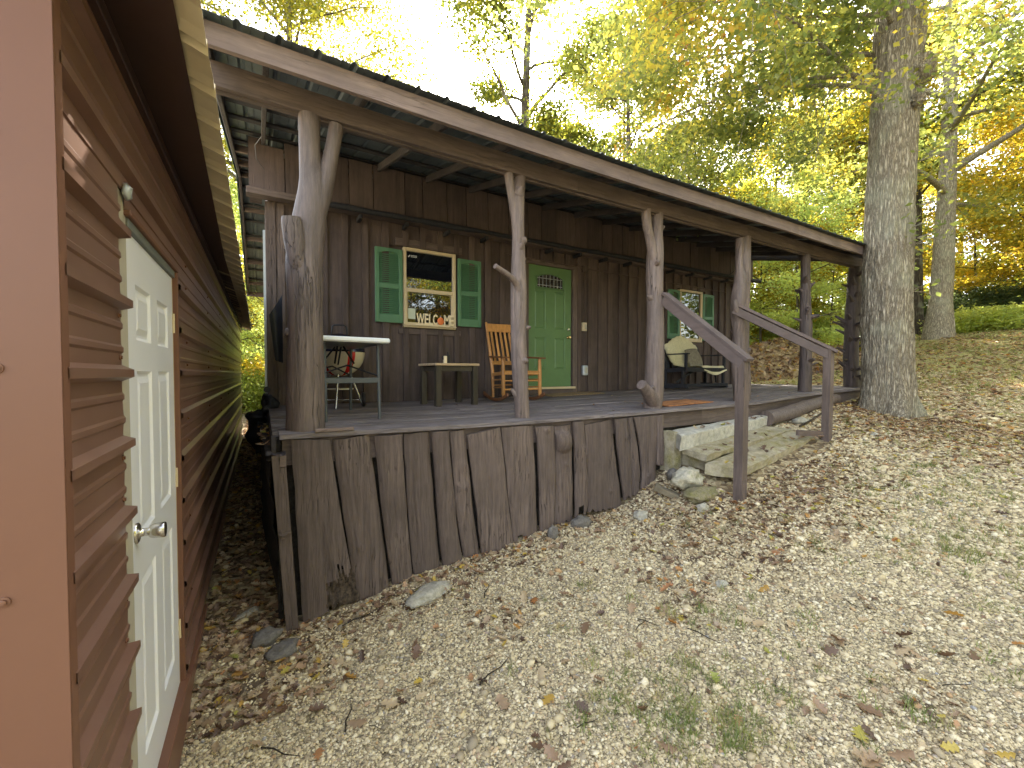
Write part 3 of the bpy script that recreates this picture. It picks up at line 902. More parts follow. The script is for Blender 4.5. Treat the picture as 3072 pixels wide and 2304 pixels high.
# ---- panelled doors
def door_leaf(name, O, U, w, h, cells, mat, parent, th=0.04, dep=0.012, fr=0.028):
    """O lower corner, U unit vector along width, face normal = U x Z side given by Nn"""
    U = Vector(U); Z = Vector((0, 0, 1)); Nn = U.cross(Z)      # outward
    O = Vector(O)
    P = lambda u, v, d: O + U * u + Z * v + Nn * d
    us = sorted({0, w} | {c[0] for c in cells} | {c[1] for c in cells})
    vs_ = sorted({0, h} | {c[2] for c in cells} | {c[3] for c in cells})
    b = MB()
    for i in range(len(us) - 1):
        for j in range(len(vs_) - 1):
            uc, vc = (us[i] + us[i + 1]) / 2, (vs_[j] + vs_[j + 1]) / 2
            if not any(c[0] < uc < c[1] and c[2] < vc < c[3] for c in cells):
                b.add([P(us[i], vs_[j], 0), P(us[i + 1], vs_[j], 0), P(us[i + 1], vs_[j + 1], 0), P(us[i], vs_[j + 1], 0)], [(0, 1, 2, 3)])
    for (a, c, d, e) in cells:
        loops = []
        for ins, dp in ((0, 0), (fr * 0.35, -dep), (fr * 0.6, -dep), (fr * 1.3, -dep * 0.25)):
            loops.append([P(a + ins, d + ins, dp), P(c - ins, d + ins, dp), P(c - ins, e - ins, dp), P(a + ins, e - ins, dp)])
        for l0, l1 in zip(loops, loops[1:]):
            for k in range(4):
                b.add([l0[k], l0[(k + 1) % 4], l1[(k + 1) % 4], l1[k]], [(0, 1, 2, 3)])
        b.add(loops[-1], [(0, 1, 2, 3)])
    q = [P(0, 0, 0), P(w, 0, 0), P(w, h, 0), P(0, h, 0), P(0, 0, -th), P(w, 0, -th), P(w, h, -th), P(0, h, -th)]
    b.add(q, [(0, 4, 5, 1), (1, 5, 6, 2), (2, 6, 7, 3), (3, 7, 4, 0), (4, 7, 6, 5)])
    return b.build(name, mat, parent, fix=False)

dx0, dx1, dz0, dz1 = 3.826, 4.722, -0.232, 1.815
dw, dh = dx1 - dx0, dz1 - dz0
cells = [(0.12, 0.35, 0.30, 0.84), (0.535, 0.765, 0.30, 0.84), (0.12, 0.35, 0.99, 1.63), (0.535, 0.765, 0.99, 1.63)]
gdoor = door_leaf('door', (dx0, YW - 0.012, dz0), (1, 0, 0), dw, dh, cells, 'green', cabin)
gdoor['label'] = 'green panelled front door with arched leaded light'
# arched light
fl = MB(); zc = dz0 + 1.69; yv = YW - 0.030
def arch(x, r0):                                  # top height of arch at x
    t = (x - (dx0 + 0.175)) / 0.53
    return zc + 0.165 + 0.055 * sin(pi * min(max(t, 0), 1))
n = 12; vs = []
for i in range(n + 1):
    xx = dx0 + 0.175 + 0.53 * i / n
    vs += [(xx, YW - 0.014, zc), (xx, YW - 0.014, arch(xx, 0))]
lo_ = MB().add(vs, [(2 * i, 2 * i + 2, 2 * i + 3, 2 * i + 1) for i in range(n)])
lo_.build('leaded_light', 'leaded', gdoor)
fr_ = MB()
pp = [(dx0 + 0.165, yv + 0.012, zc - 0.012), (dx0 + 0.165, yv + 0.012, zc + 0.165)] + [(dx0 + 0.175 + 0.53 * i / 12, yv + 0.012, arch(dx0 + 0.175 + 0.53 * i / 12, 0) + 0.012) for i in range(1, 12)] + [(dx0 + 0.715, yv + 0.012, zc + 0.165), (dx0 + 0.715, yv + 0.012, zc - 0.012), (dx0 + 0.165, yv + 0.012, zc - 0.012)]
fr_.tube(pp, 0.013, 6)
p2 = [(dx0 + 0.12, yv + 0.015, zc - 0.06), (dx0 + 0.12, yv + 0.015, zc + 0.165)] + [(dx0 + 0.12 + 0.64 * i / 12, yv + 0.015, zc + 0.17 + 0.085 * sin(pi * i / 12)) for i in range(1, 12)] + [(dx0 + 0.76, yv + 0.015, zc + 0.165), (dx0 + 0.76, yv + 0.015, zc - 0.06)]
fr_.tube(p2, 0.007, 6)
fr_.build('light_frame', 'green', gdoor)
cm = MB()
for xx in (0.215, 0.29, 0.36, 0.44, 0.52, 0.59, 0.665):
    cm.beam((dx0 + xx, YW - 0.018, zc), (dx0 + xx, YW - 0.018, arch(dx0 + xx, 0)), 0.007, 0.005, bev=0)
for zz in (0.035, 0.15):
    cm.beam((dx0 + 0.18, YW - 0.0175, zc + zz), (dx0 + 0.70, YW - 0.0175, zc + zz), 0.005, 0.007, bev=0)
cm.build('lead_came', 'galv', gdoor)
def lathe(prof, c, ax, n=16):
    ax = Vector(ax).normalized(); a = ax.orthogonal().normalized(); b = ax.cross(a); c = Vector(c)
    m_ = MB(); vs = []
    for (r, h) in prof:
        for k in range(n):
            th = 2 * pi * k / n
            vs.append(c + ax * h + (a * cos(th) + b * sin(th)) * r)
    F = [(i * n + k, i * n + (k + 1) % n, (i + 1) * n + (k + 1) % n, (i + 1) * n + k) for i in range(len(prof) - 1) for k in range(n)]
    m_.add(vs, F, 0, True)
    m_.add(vs[:n], [tuple(range(n))]); m_.add(vs[-n:], [tuple(range(n))])
    return m_
lathe([(0.028, 0), (0.028, 0.008), (0.011, 0.012), (0.011, 0.032), (0.024, 0.04), (0.027, 0.055), (0.018, 0.066)], (dx1 - 0.065, YW - 0.012, dz0 + 0.86), (0, -1, 0)).build('door_knob', 'brass', gdoor)
lathe([(0.027, 0), (0.027, 0.01), (0.019, 0.02), (0.016, 0.03)], (dx1 - 0.065, YW - 0.012, dz0 + 1.0), (0, -1, 0)).build('deadbolt', 'nickel', gdoor)
MB().box(3.80, 4.80, YW - 0.06, YW + 0.02, -0.272, -0.236, 0, 0.004).build('threshold', 'cream', cabin)
hboard('riser_board', 3.78, 4.83, YW - 0.03, YW + 0.02, -0.365, -0.273)

# ---- electrics on the wall
cd = MB()
cd.tube([(3.35, YW - 0.05, 1.905), (4.98, YW - 0.05, 1.875), (7.0, YW - 0.05, 1.86), (9.2, YW - 0.05, 1.85)], 0.009, 6)
cd.build('conduit', 'wallV', cabin)
MB().tube([(5.0, YW - 0.05, 1.88), (5.0, YW - 0.05, 0.9)], 0.011, 6).build('conduit', 'wallV', cabin)
MB().tube([(5.0, YW - 0.05, 0.75), (5.0, YW - 0.05, -0.02)], 0.011, 6).build('conduit', 'wallV', cabin)
MB().box(4.94, 5.06, YW - 0.075, YW - 0.03, 1.80, 1.92, 0, 0.01).build('junction_box', 'wallV', cabin)
sw = MB().box(4.945, 5.035, YW - 0.085, YW - 0.03, 0.755, 0.905, 0, 0.006); swo = sw.build('switch_box', 'cream', cabin)
MB().box(4.975, 5.02, YW - 0.10, YW - 0.085, 0.79, 0.87, 0, 0.004).build('switch', 'jamb', swo)
ob = MB().box(4.945, 5.055, YW - 0.10, YW - 0.03, -0.04, 0.14, 0, 0.012); obo = ob.build('outlet_box', 'galv', cabin)
MB().box(4.985, 5.03, YW - 0.106, YW - 0.10, 0.0, 0.10, 0, 0.003).build('outlet_cover', 'jamb', obo)
pl_ = MB().box(9.10, 9.20, YU - 0.15, YU - 0.06, 1.62, 1.78, 0, 0.006); plo = pl_.build('porch_lantern', 'jamb', cabin)
MB().box(9.08, 9.22, YU - 0.17, YU - 0.04, 1.783, 1.81, 0, 0.006).build('lantern_cap', 'black', plo)
MB().tube([(9.15, YU - 0.10, 1.81), (9.15, YU - 0.09, 1.93), (9.15, YU + 0.01, 1.95)], 0.012, 6).build('lantern_arm', 'black', plo)

# ---- deck
ys = []
y = 3.40
while y < YW - 0.02:
    w = 0.137 + R.uniform(-0.004, 0.004)
    ys.append((y, min(y + w, YW - 0.01))); y += w + 0.013
for r_, (ya, yb) in enumerate(ys):
    cuts = sorted([0.06 if r_ else 0.10, 9.93] + [R.uniform(2.2, 4.0) + R.uniform(-.4, .4), R.uniform(5.6, 7.6)])
    for a, b_ in zip(cuts, cuts[1:]):
        m_ = MB(); n = max(2, int((b_ - a) / 0.5)); vs = []
        wx = R.uniform(0, 90); dz = R.uniform(-0.006, 0.005); tilt = R.uniform(-0.006, 0.006)
        for i in range(n + 1):
            xx = a + 0.002 + (b_ - a - 0.004) * i / n
            e0 = 0.004 * mn.noise(Vector((xx * 2, wx, 0))) - (0.012 * abs(mn.noise(Vector((xx * 1.3, 7, 1)))) if r_ == 0 else 0)
            e1 = 0.003 * mn.noise(Vector((xx * 2, wx, 4)))
            z = zdeck(xx, (ya + yb) / 2) + dz + 0.004 * mn.noise(Vector((xx, wx, 2)))
            vs += [(xx, ya + e0, z - 0.038), (xx, ya + e0 - (0.0), z + tilt), (xx, yb + e1, z - tilt), (xx, yb + e1, z - 0.038)]
        F = [(i * 4 + k, i * 4 + (k + 1) % 4, (i + 1) * 4 + (k + 1) % 4, (i + 1) * 4 + k) for i in range(n) for k in range(4)]
        F += [(3, 2, 1, 0), (n * 4, n * 4 + 1, n * 4 + 2, n * 4 + 3)]
        m_.add(vs, F).build('deck_board', 'deck', cabin)
# rim joist behind the skirt, and kick board behind the steps
for a, b_ in ((0.12, 2.5), (2.502, 4.9), (4.902, 6.0), (6.002, 8.0), (8.002, 9.9)):
    m_ = MB(); n = 4; vs = []
    for i in range(n + 1):
        xx = a + (b_ - a) * i / n; z = zdeck(xx) - 0.045
        vs += [(xx, 3.455, z - 0.19), (xx, 3.455, z), (xx, 3.495, z), (xx, 3.495, z - 0.19)]
    F = [(i * 4 + k, i * 4 + (k + 1) % 4, (i + 1) * 4 + (k + 1) % 4, (i + 1) * 4 + k) for i in range(n) for k in range(4)] + [(3, 2, 1, 0), (n * 4, n * 4 + 1, n * 4 + 2, n * 4 + 3)]
    m_.add(vs, F).build('rim_joist', 'brownX', cabin)
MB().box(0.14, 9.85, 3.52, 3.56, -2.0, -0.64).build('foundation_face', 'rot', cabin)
# side of the deck towards the shed
for j, (ya, yb) in enumerate([(3.50, 3.95), (3.955, 4.4), (4.405, 4.9), (4.905, 5.4), (5.405, 5.94)]):
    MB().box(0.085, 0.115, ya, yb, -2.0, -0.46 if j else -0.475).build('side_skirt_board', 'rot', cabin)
MB().box(0.05, 0.084, 3.47, 5.94, -0.64, -0.455, 0, 0.004).build('side_rim_joist', 'brownY', cabin)
MB().box(0.33, 0.60, 3.385, 3.42, zdeck(0.4) - 0.002, zdeck(0.4) + 0.026, 0, 0.004).build('loose_edge_strip', 'fasciaX', cabin)

# ---- skirt slabs: outline left / right edges at top, middle, bottom
SK = [
 ((0.172, -0.475), (0.439, -0.500), (0.2, -1.117), (0.521, -1.141), (0.237, -1.86), (0.616, -1.70)),
 ((0.452, -0.507), (0.724, -0.480), (0.528, -1.141), (0.802, -1.119), (0.622, -1.80), (0.884, -1.79)),
 ((0.756, -0.498), (0.983, -0.496), (0.812, -1.124), (1.012, -1.115), (0.892, -1.78), (1.061, -1.70)),
 ((0.995, -0.498), (1.215, -0.494), (1.022, -1.119), (1.257, -1.117), (1.070, -1.70), (1.315, -1.69)),
 ((1.227, -0.498), (1.394, -0.495), (1.267, -1.119), (1.437, -1.104), (1.326, -1.70), (1.518, -1.66)),
 ((1.402, -0.503), (1.545, -0.501), (1.447, -1.106), (1.616, -1.111), (1.528, -1.66), (1.686, -1.64)),
 ((1.555, -0.545), (1.897, -0.500), (1.626, -1.113), (1.967, -1.099), (1.697, -1.66), (2.037, -1.64)),
 ((1.908, -0.502), (2.262, -0.505), (1.976, -1.1), (2.298, -1.1), (2.047, -1.63), (2.317, -1.56)),
 ((2.276, -0.519), (2.496, -0.525), (2.315, -0.921), (2.528, -0.945), (2.329, -1.57), (2.518, -1.53)),
 ((2.505, -0.535), (2.732, -0.530), (2.539, -0.947), (2.758, -0.970), (2.53, -1.53), (2.761, -1.53)),
 ((2.738, -0.498), (2.882, -0.497), (2.768, -0.973), (2.941, -0.991), (2.769, -1.53), (2.945, -1.45)),
 ((2.888, -0.545), (3.296, -0.505), (2.954, -1.043), (3.384, -1.044), (2.956, -1.47), (3.468, -1.50)),
 ((3.317, -0.505), (3.513, -0.500), (3.398, -0.992), (3.578, -0.960), (3.472, -1.41), (3.598, -1.38)),
 ((3.524, -0.500), (3.607, -0.495), (3.588, -0.962), (3.722, -0.976), (3.604, -1.41), (3.732, -1.34)),
 ((3.614, -0.500), (3.988, -0.495), (3.732, -0.923), (3.993, -0.921), (3.740, -1.34), (3.99, -1.30)),
 ((3.998, -0.498), (4.132, -0.494), (4.007, -0.785), (4.136, -0.768), (4.017, -1.10), (4.148, -1.09)),
]
for i, (tl, tr, ml, mr, bl, br) in enumerate(SK):
    m_ = MB(); nv, nu = 44, 26
    cks = [(R.uniform(.15, .85), R.uniform(-.1, .5), R.uniform(.5, 1.2), R.uniform(.6, 1.4)) for _ in range(3)]
    th = 0.045 + R.uniform(-0.008, 0.012)
    yb0 = 3.452 - (0.0 if i % 2 else 0.022) - R.uniform(0, 0.006)
    def edge(a, b, c, v):
        # v 0 top .. 1 bottom, quadratic through the middle
        t = v; L = (1 - t) * (1 - 2 * t); Mi = 4 * t * (1 - t); Q = t * (2 * t - 1)
        return (a[0] * L + b[0] * Mi + c[0] * Q, a[1] * L + b[1] * Mi + c[1] * Q)
    front = []; back = []
    knots = [(R.uniform(0.25, 0.75), R.uniform(0.15, 0.85), R.uniform(0.02, 0.035)) for _ in range(R.choice([0, 1, 1]))]
    if i == 5: knots = [(0.75, 0.27, 0.04), (0.35, 0.42, 0.04)]
    if i == 8: knots = [(0.55, 0.06, 0.03)]
    if i == 10: knots = [(0.75, 0.32, 0.06)]
    for j in range(nv + 1):
        v = j / nv
        L_ = edge(tl, ml, bl, v); Rr = edge(tr, mr, br, v)
        wv = 0.008 * mn.noise(Vector((i * 9.1, v * 5, 0))); wr = 0.008 * mn.noise(Vector((i * 9.1, v * 5, 8)))
        for k in range(nu + 1):
            u = k / nu
            x_ = L_[0] + wv + 0.004 + (Rr[0] + wr - L_[0] - wv - 0.009) * u
            z_ = L_[1] + (Rr[1] - L_[1]) * u
            if j == nv: z_ += 0.05 * mn.noise(Vector((x_ * 22, 3, i)))
            if j == 0: z_ += 0.006 * mn.noise(Vector((x_ * 12, 3, i)))
            # slab sawn from the round: face bows out, waney edges
            bow = (1 - (2 * u - 1) ** 4) * th * 0.55
            d = bow + 0.010 * mn.noise(Vector((x_ * 7, z_ * 1.6, i * 3.3)))
            for cu_, c0, c1, cw in cks:
                if c0 < v < c1:
                    du_ = abs(u - cu_ - 0.03 * mn.noise(Vector((v * 6, i, cu_ * 9)))) * nu
                    if du_ < 0.8: d -= 0.012 * cw * (1 - du_ / 0.8) * min(1, (v - c0) * 6, (c1 - v) * 6)
            d += 0 + 0.003 * mn.noise(Vector((x_ * 34, z_ * 3, i)))
            for ku, kv, kr in knots:
                dd = math.hypot((u - ku) * (tr[0] - tl[0]), (v - kv) * 1.15)
                d += 0.022 * math.exp(-(dd / kr) ** 2) - 0.03 * math.exp(-(dd / (kr * 0.3)) ** 2)
            if i == 9:       # burl where a limb left the log
                dd = math.hypot((u - 0.4) * 0.23, (v - 0.2) * 1.0)
                d += 0.06 * max(0, 1 - (dd / 0.14) ** 2) ** 0.5 if dd < 0.14 else 0
            front.append((x_, yb0 - th * 0.45 - d, z_)); back.append((x_, yb0, z_))
    nn = len(front); W_ = nu + 1
    F = [(j * W_ + k, j * W_ + k + 1, (j + 1) * W_ + k + 1, (j + 1) * W_ + k) for j in range(nv) for k in range(nu)
         if not (i == 0 and j / nv > 0.85 - 0.06 * (k / nu) + 0.16 * mn.noise(Vector((k * 0.55, 3, 0))) + 0.05 * mn.noise(Vector((k * 1.9, 7, 0))) and k / nu > 0.44 + 0.05 * mn.noise(Vector((j * 1.3, 0, 0))))
         and not (i == 7 and j / nv > 0.93 and 3 < k < 9) and not (i == 10 and j / nv > 0.88 and 3 < k < 14)]
    m_.add(front + back, F, 0, True)
    side = []
    for j in range(nv):
        a = j * W_; b_ = (j + 1) * W_
        side += [(a, b_, b_ + nn, a + nn), (a + nu, b_ + nu, b_ + nu + nn, a + nu + nn)]
    for k in range(nu):
        side += [(k, k + 1, k + 1 + nn, k + nn)]
        if not (i in (0, 7, 10)): side += [(nv * W_ + k, nv * W_ + k + 1, nv * W_ + k + 1 + nn, nv * W_ + k + nn)]
    m_.add(front + back, side, 0, False)
    m_.build('skirt_slab', 'brownV', cabin)
# rotten core showing at the broken foot of the first slab
rw = MB()
rw.grid(lambda u, v: (0.36 + 0.28 * u, 3.42 + 0.03 * mn.noise(Vector((u * 5, v * 3, 1))) + 0.02 * mn.noise(Vector((u * 22, v * 6, 1))), -1.5 - 0.28 * v + 0.04 * mn.noise(Vector((u * 11, 2, 5)))), 26, 14)
rw.build('rotten_wood', 'crumbled', cabin)

# ---- log posts
def smooth_path(ctrl, n):
    """Catmull-Rom through (x, y, z, r)"""
    c = [np.array(p, float) for p in ctrl]
    c = [2 * c[0] - c[1]] + c + [2 * c[-1] - c[-2]]
    out = []
    for i in range(1, len(c) - 2):
        for k in range(n):
            t = k / n
            out.append(0.5 * ((2 * c[i]) + (-c[i - 1] + c[i + 1]) * t + (2 * c[i - 1] - 5 * c[i] + 4 * c[i + 1] - c[i + 2]) * t * t + (-c[i - 1] + 3 * c[i] - 3 * c[i + 1] + c[i + 2]) * t ** 3))
    out.append(c[-2])
    return out
def log_post(ctrl, limbs=(), stubs=0, seed=0, stub_len=0.07, jit=0.10, explicit=()):
    m_ = MB()
    P = smooth_path([(x, 3.6 + 0.01 * sin(z * 3 + seed), z, r) for x, z, r in ctrl], 8)
    m_.tube([p[:3] for p in P], [float(p[3]) for p in P], 22, jit=jit, seed=seed, wob=1.6)
    for lb in limbs:
        Q = smooth_path(lb, 6)
        m_.tube([q[:3] for q in Q], [float(q[3]) for q in Q], 14, jit=jit, seed=seed + 3, wob=2.5)
    rr = random.Random(seed)
    ex = list(explicit)
    for s in range(stubs):
        ex.append((rr.uniform(0.06, 0.94), rr.uniform(0, 2 * pi), stub_len * rr.uniform(0.5, 1.4)))
    for t, th, ln in ex:
        p = P[int(t * (len(P) - 1))]
        d = Vector((cos(th), sin(th), rr.uniform(0.1, 0.9))).normalized()
        c = Vector(p[:3]) + Vector((cos(th), sin(th), 0)) * p[3] * 0.6
        r0 = rr.uniform(0.016, 0.032)
        m_.tube([c, c + d * (p[3] * 0.5 + ln * 0.3), c + d * (p[3] * 0.5 + ln)], [r0 * 1.9, r0 * 1.05, r0 * rr.uniform(0.35, 0.8)], 8, jit=0.25, seed=s if stubs else 1)
    return m_
p1 = log_post([(0.285, -0.435, 0.138), (0.29, 0.02, 0.130), (0.294, 0.55, 0.126), (0.297, 0.87, 0.128), (0.325, 1.15, 0.122), (0.355, 1.42, 0.105), (0.335, 1.64, 0.078), (0.333, 1.95, 0.075)],
    [[(0.33, 3.6, 1.14, 0.10), (0.415, 3.6, 1.42, 0.082), (0.475, 3.59, 1.64, 0.058), (0.525, 3.58, 1.93, 0.052)],
     [(0.27, 3.58, 0.66, 0.06), (0.235, 3.54, 0.90, 0.072), (0.205, 3.51, 1.08, 0.070), (0.198, 3.50, 1.14, 0.062)]], 3, 11, 0.0)
po = p1.build('porch_post', 'log', cabin, 'stout forked log post at the left end of the porch')
p2_ = log_post([(2.248, -0.461, 0.072), (2.22, -0.065, 0.079), (2.201, 0.304, 0.081), (2.206, 0.671, 0.081), (2.206, 0.946, 0.076), (2.201, 1.309, 0.064), (2.187, 1.533, 0.066), (2.185, 1.755, 0.066), (2.215, 1.93, 0.05)],
    [[(2.20, 3.58, 0.74, 0.05), (2.15, 3.55, 0.87, 0.036), (2.02, 3.50, 0.935, 0.026), (1.86, 3.45, 0.985, 0.024)],
     [(2.19, 3.6, 1.45, 0.05), (2.13, 3.59, 1.70, 0.046), (2.08, 3.58, 1.93, 0.045)]], 9, 5, 0.03, 0.16)
p2_.build('porch_post', 'log', cabin, 'slender crooked log post with a side branch left of the door')
p3_ = log_post([(4.141, -0.434, 0.112), (4.165, -0.08, 0.110), (4.174, 0.604, 0.103), (4.171, 1.17, 0.1), (4.175, 1.508, 0.092), (4.19, 1.73, 0.07), (4.195, 1.95, 0.07)],
    [[(4.15, 3.58, -0.38, 0.09), (4.02, 3.53, -0.28, 0.08), (3.86, 3.48, -0.17, 0.062), (3.79, 3.46, -0.13, 0.055)],
     [(4.15, 3.6, 1.36, 0.07), (4.06, 3.59, 1.62, 0.055), (3.99, 3.58, 1.80, 0.055), (3.975, 3.58, 1.95, 0.058)]], 8, 23, 0.03)
p3_.build('porch_post', 'log', cabin, 'log post with a cut stub at its foot beside the steps')
p4_ = log_post([(6.03, -0.42, 0.098), (6.02, 0.308, 0.104), (6.01, 0.972, 0.10), (6.02, 1.369, 0.095), (6.02, 1.96, 0.085)],
    [[(5.90, 3.57, -0.41, 0.075), (5.86, 3.56, 0.1, 0.09), (5.85, 3.55, 0.5, 0.085), (5.80, 3.54, 0.95, 0.10), (5.86, 3.55, 1.3, 0.085), (5.83, 3.55, 1.55, 0.05), (5.88, 3.57, 1.9, 0.055)],
     [(5.85, 3.55, 0.62, 0.05), (5.70, 3.5, 0.86, 0.04), (5.66, 3.5, 1.02, 0.02)]], 10, 31, 0.04, 0.3)
p4_.build('porch_post', 'log', cabin, 'thick knobbly twin-stem log post right of the steps')
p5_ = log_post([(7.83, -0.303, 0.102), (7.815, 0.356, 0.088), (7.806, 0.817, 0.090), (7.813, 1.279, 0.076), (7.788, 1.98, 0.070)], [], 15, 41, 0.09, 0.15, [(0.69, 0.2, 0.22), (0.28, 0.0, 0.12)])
p5_.build('porch_post', 'logshade', cabin, 'spiky thin log post second from the right end')
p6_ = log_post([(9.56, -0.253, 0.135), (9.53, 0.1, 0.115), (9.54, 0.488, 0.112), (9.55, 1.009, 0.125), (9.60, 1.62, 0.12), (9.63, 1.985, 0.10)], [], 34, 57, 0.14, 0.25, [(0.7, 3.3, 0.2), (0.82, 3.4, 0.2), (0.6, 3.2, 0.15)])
p6_.build('porch_post', 'logshade', cabin, 'log post thick with branch stubs at the right end beside the oak')

# ---- porch beam, rafters, purlins, roof
ZR = lambda y: 2.145 + 0.241 * (y - 3.25) + 0.035     # roof metal
RIDGE = 8.75
def roofz(y):
    return ZR(y) if y <= RIDGE else ZR(RIDGE) - 0.235 * (y - RIDGE)
XE0, XE1 = -0.33, 9.97
def sag(x):
    return -0.03 * sin(pi * min(max((x + 0.3) / 6.5, 0), 1)) + (0.035 if x > 8 else 0) * (x - 8) / 2
for a, b_ in ((-0.30, 2.9), (2.902, 6.0), (6.002, 9.95)):
    for yy, dz in ((3.555, 0.0), (3.60, -0.012)):
        m_ = MB(); n = 5; vs = []
        for i in range(n + 1):
            xx = a + (b_ - a) * i / n; z = 1.952 + sag(xx) + dz
            vs += [(xx, yy - 0.02, z), (xx, yy - 0.02, z + 0.165), (xx, yy + 0.02, z + 0.165), (xx, yy + 0.02, z)]
        F = [(i * 4 + k, i * 4 + (k + 1) % 4, (i + 1) * 4 + (k + 1) % 4, (i + 1) * 4 + k) for i in range(n) for k in range(4)] + [(3, 2, 1, 0), (n * 4, n * 4 + 1, n * 4 + 2, n * 4 + 3)]
        m_.add(vs, F).build('porch_beam', 'brownX', cabin)
for a, b_ in ((-0.31, 3.3), (3.302, 6.7), (6.702, 9.96)):
    m_ = MB(); n = 5; vs = []
    for i in range(n + 1):
        xx = a + (b_ - a) * i / n; z = 2.005 + sag(xx)
        vs += [(xx, 3.20, z), (xx, 3.20, z + 0.14), (xx, 3.24, z + 0.14), (xx, 3.24, z)]
    F = [(i * 4 + k, i * 4 + (k + 1) % 4, (i + 1) * 4 + (k + 1) % 4, (i + 1) * 4 + k) for i in range(n) for k in range(4)] + [(3, 2, 1, 0), (n * 4, n * 4 + 1, n * 4 + 2, n * 4 + 3)]
    m_.add(vs, F).build('fascia_board', 'fasciaX', cabin)
for k in range(16):
    xx = 0.05 + 0.655 * k
    if xx > 9.9: break
    sg = sag(xx)
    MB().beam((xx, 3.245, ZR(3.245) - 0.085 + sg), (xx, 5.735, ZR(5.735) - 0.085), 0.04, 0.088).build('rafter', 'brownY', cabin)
MB().beam((XE0 + 0.05, 3.245, ZR(3.245) - 0.085), (XE0 + 0.05, RIDGE, ZR(RIDGE) - 0.085), 0.04, 0.088).build('rake_rafter', 'brownY', cabin)
MB().beam((XE1 - 0.03, 3.245, ZR(3.245) - 0.07), (XE1 - 0.03, RIDGE, ZR(RIDGE) - 0.085), 0.04, 0.12).build('rake_rafter', 'brownY', cabin)
y = 3.55
while y < 13.6:
    z = roofz(y) - 0.025
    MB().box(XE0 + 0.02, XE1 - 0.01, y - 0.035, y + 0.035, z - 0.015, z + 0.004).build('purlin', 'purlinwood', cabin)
    y += 0.56
# eave boxing seen from the alley
for yy in (6.6, 7.6, 8.7, 9.8, 10.9, 12.0, 13.2):
    z = roofz(yy) - 0.075
    MB().beam((XE0 + 0.05, yy, z), (X0 + 0.03, yy, z), 0.04, 0.088).build('lookout', 'brownX', cabin)
MB().beam((XE0 + 0.05, RIDGE + .02, roofz(RIDGE) - 0.09), (XE0 + 0.05, 13.9, roofz(13.9) - 0.085), 0.04, 0.088).build('rake_rafter', 'brownY', cabin)
MB().box(XE0, XE1, 13.86, 13.9, roofz(13.9) - 0.16, roofz(13.9) - 0.03).build('back_fascia', 'brownX', cabin)
# ribbed metal sheets, ribs running up the slope
def rib_profile(x, pitch=0.2286, h=0.019):
    t = (x / pitch) % 1.0
    d = min(t, 1 - t) * pitch
    if d < 0.008: return h
    if d < 0.024: return h * (0.024 - d) / 0.016
    for c in (0.333, 0.667):
        dd = abs(t - c) * pitch
        if dd < 0.010: return 0.004
    return 0.0
def roof_sheet(xa, xb, ya, yb, fz, name):
    xs = []
    p = 0.2286
    k0 = int(math.floor((xa - XE0) / p)) - 1
    for k in range(k0, int((xb - XE0) / p) + 2):
        for d in (-0.024, -0.008, 0.008, 0.024, 0.066, 0.071, 0.081, 0.086, 0.142, 0.147, 0.157, 0.162):
            xx = XE0 + k * p + d
            if xa <= xx <= xb: xs.append(xx)
    xs = sorted(set([xa] + xs + [xb]))
    m_ = MB(); vs = []; ny = max(2, int((yb - ya) / 0.6))
    for th in (0, -0.0025):
        for j in range(ny + 1):
            yy = ya + (yb - ya) * j / ny
            for xx in xs:
                s_ = sag(xx) * max(0, 1 - (yy - 3.1) / 2.6)
                vs.append((xx, yy, fz(yy) + rib_profile(xx - XE0) + th + s_ + 0.003 * mn.noise(Vector((xx * 2, yy * 2, 0)))))
    w = len(xs); n0 = w * (ny + 1)
    F = [(j * w + i, j * w + i + 1, (j + 1) * w + i + 1, (j + 1) * w + i) for j in range(ny) for i in range(w - 1)]
    m_.add(vs, F, 0)
    m_.add(vs, [tuple(q + n0 for q in f) for f in F], 1)
    m_.add(vs, [(i, i + 1, i + 1 + n0, i + n0) for i in range(w - 1)], 0)
    return m_.build(name, ['roofmetal', 'roofunder'], cabin, fix=False)
for k in range(11):
    xa = XE0 + 0.9144 * k; xb = min(xa + 0.9144, XE1)
    if xb - xa < 0.1: break
    roof_sheet(xa, xb, 3.13, RIDGE + 0.02, lambda y: ZR(y), 'roof_sheet')
    roof_sheet(xa, xb, RIDGE + 0.02, 13.98, roofz, 'roof_sheet')
rc = MB()
rc.add([(XE0, RIDGE - 0.15, ZR(RIDGE - 0.15) + 0.022), (XE1, RIDGE - 0.15, ZR(RIDGE - 0.15) + 0.022), (XE1, RIDGE, ZR(RIDGE) + 0.03), (XE0, RIDGE, ZR(RIDGE) + 0.03), (XE1, RIDGE + 0.17, roofz(RIDGE + 0.17) + 0.022), (XE0, RIDGE + 0.17, roofz(RIDGE + 0.17) + 0.022)], [(0, 1, 2, 3), (3, 2, 4, 5)])
rc.build('ridge_cap', 'roofmetal', cabin)
for xx, sd in ((XE0 - 0.004, -1), (XE1 + 0.004, 1)):
    for ya, yb in ((3.12, RIDGE), (RIDGE + 0.002, 13.98)):
        a = (xx, ya, roofz(ya) - 0.03); b_ = (xx, yb, roofz(yb) - 0.03)
        MB().beam(a, b_, 0.006, 0.11, bev=0.001).build('rake_trim', 'greentrim', cabin)
# cable looped under the eave
MB().tube([(0.03, 5.1, 2.43), (-0.03, 5.35, 2.44), (-0.02, 5.5, 2.36), (0.05, 5.68, 2.34)], 0.004, 6).build('cable', 'cable', cabin)
MB().tube([(8.95, YU - 0.04, 2.16), (9.1, YU - 0.2, 2.34), (9.2, YU - 0.3, 2.45)], 0.008, 6).build('cable', 'black', cabin)
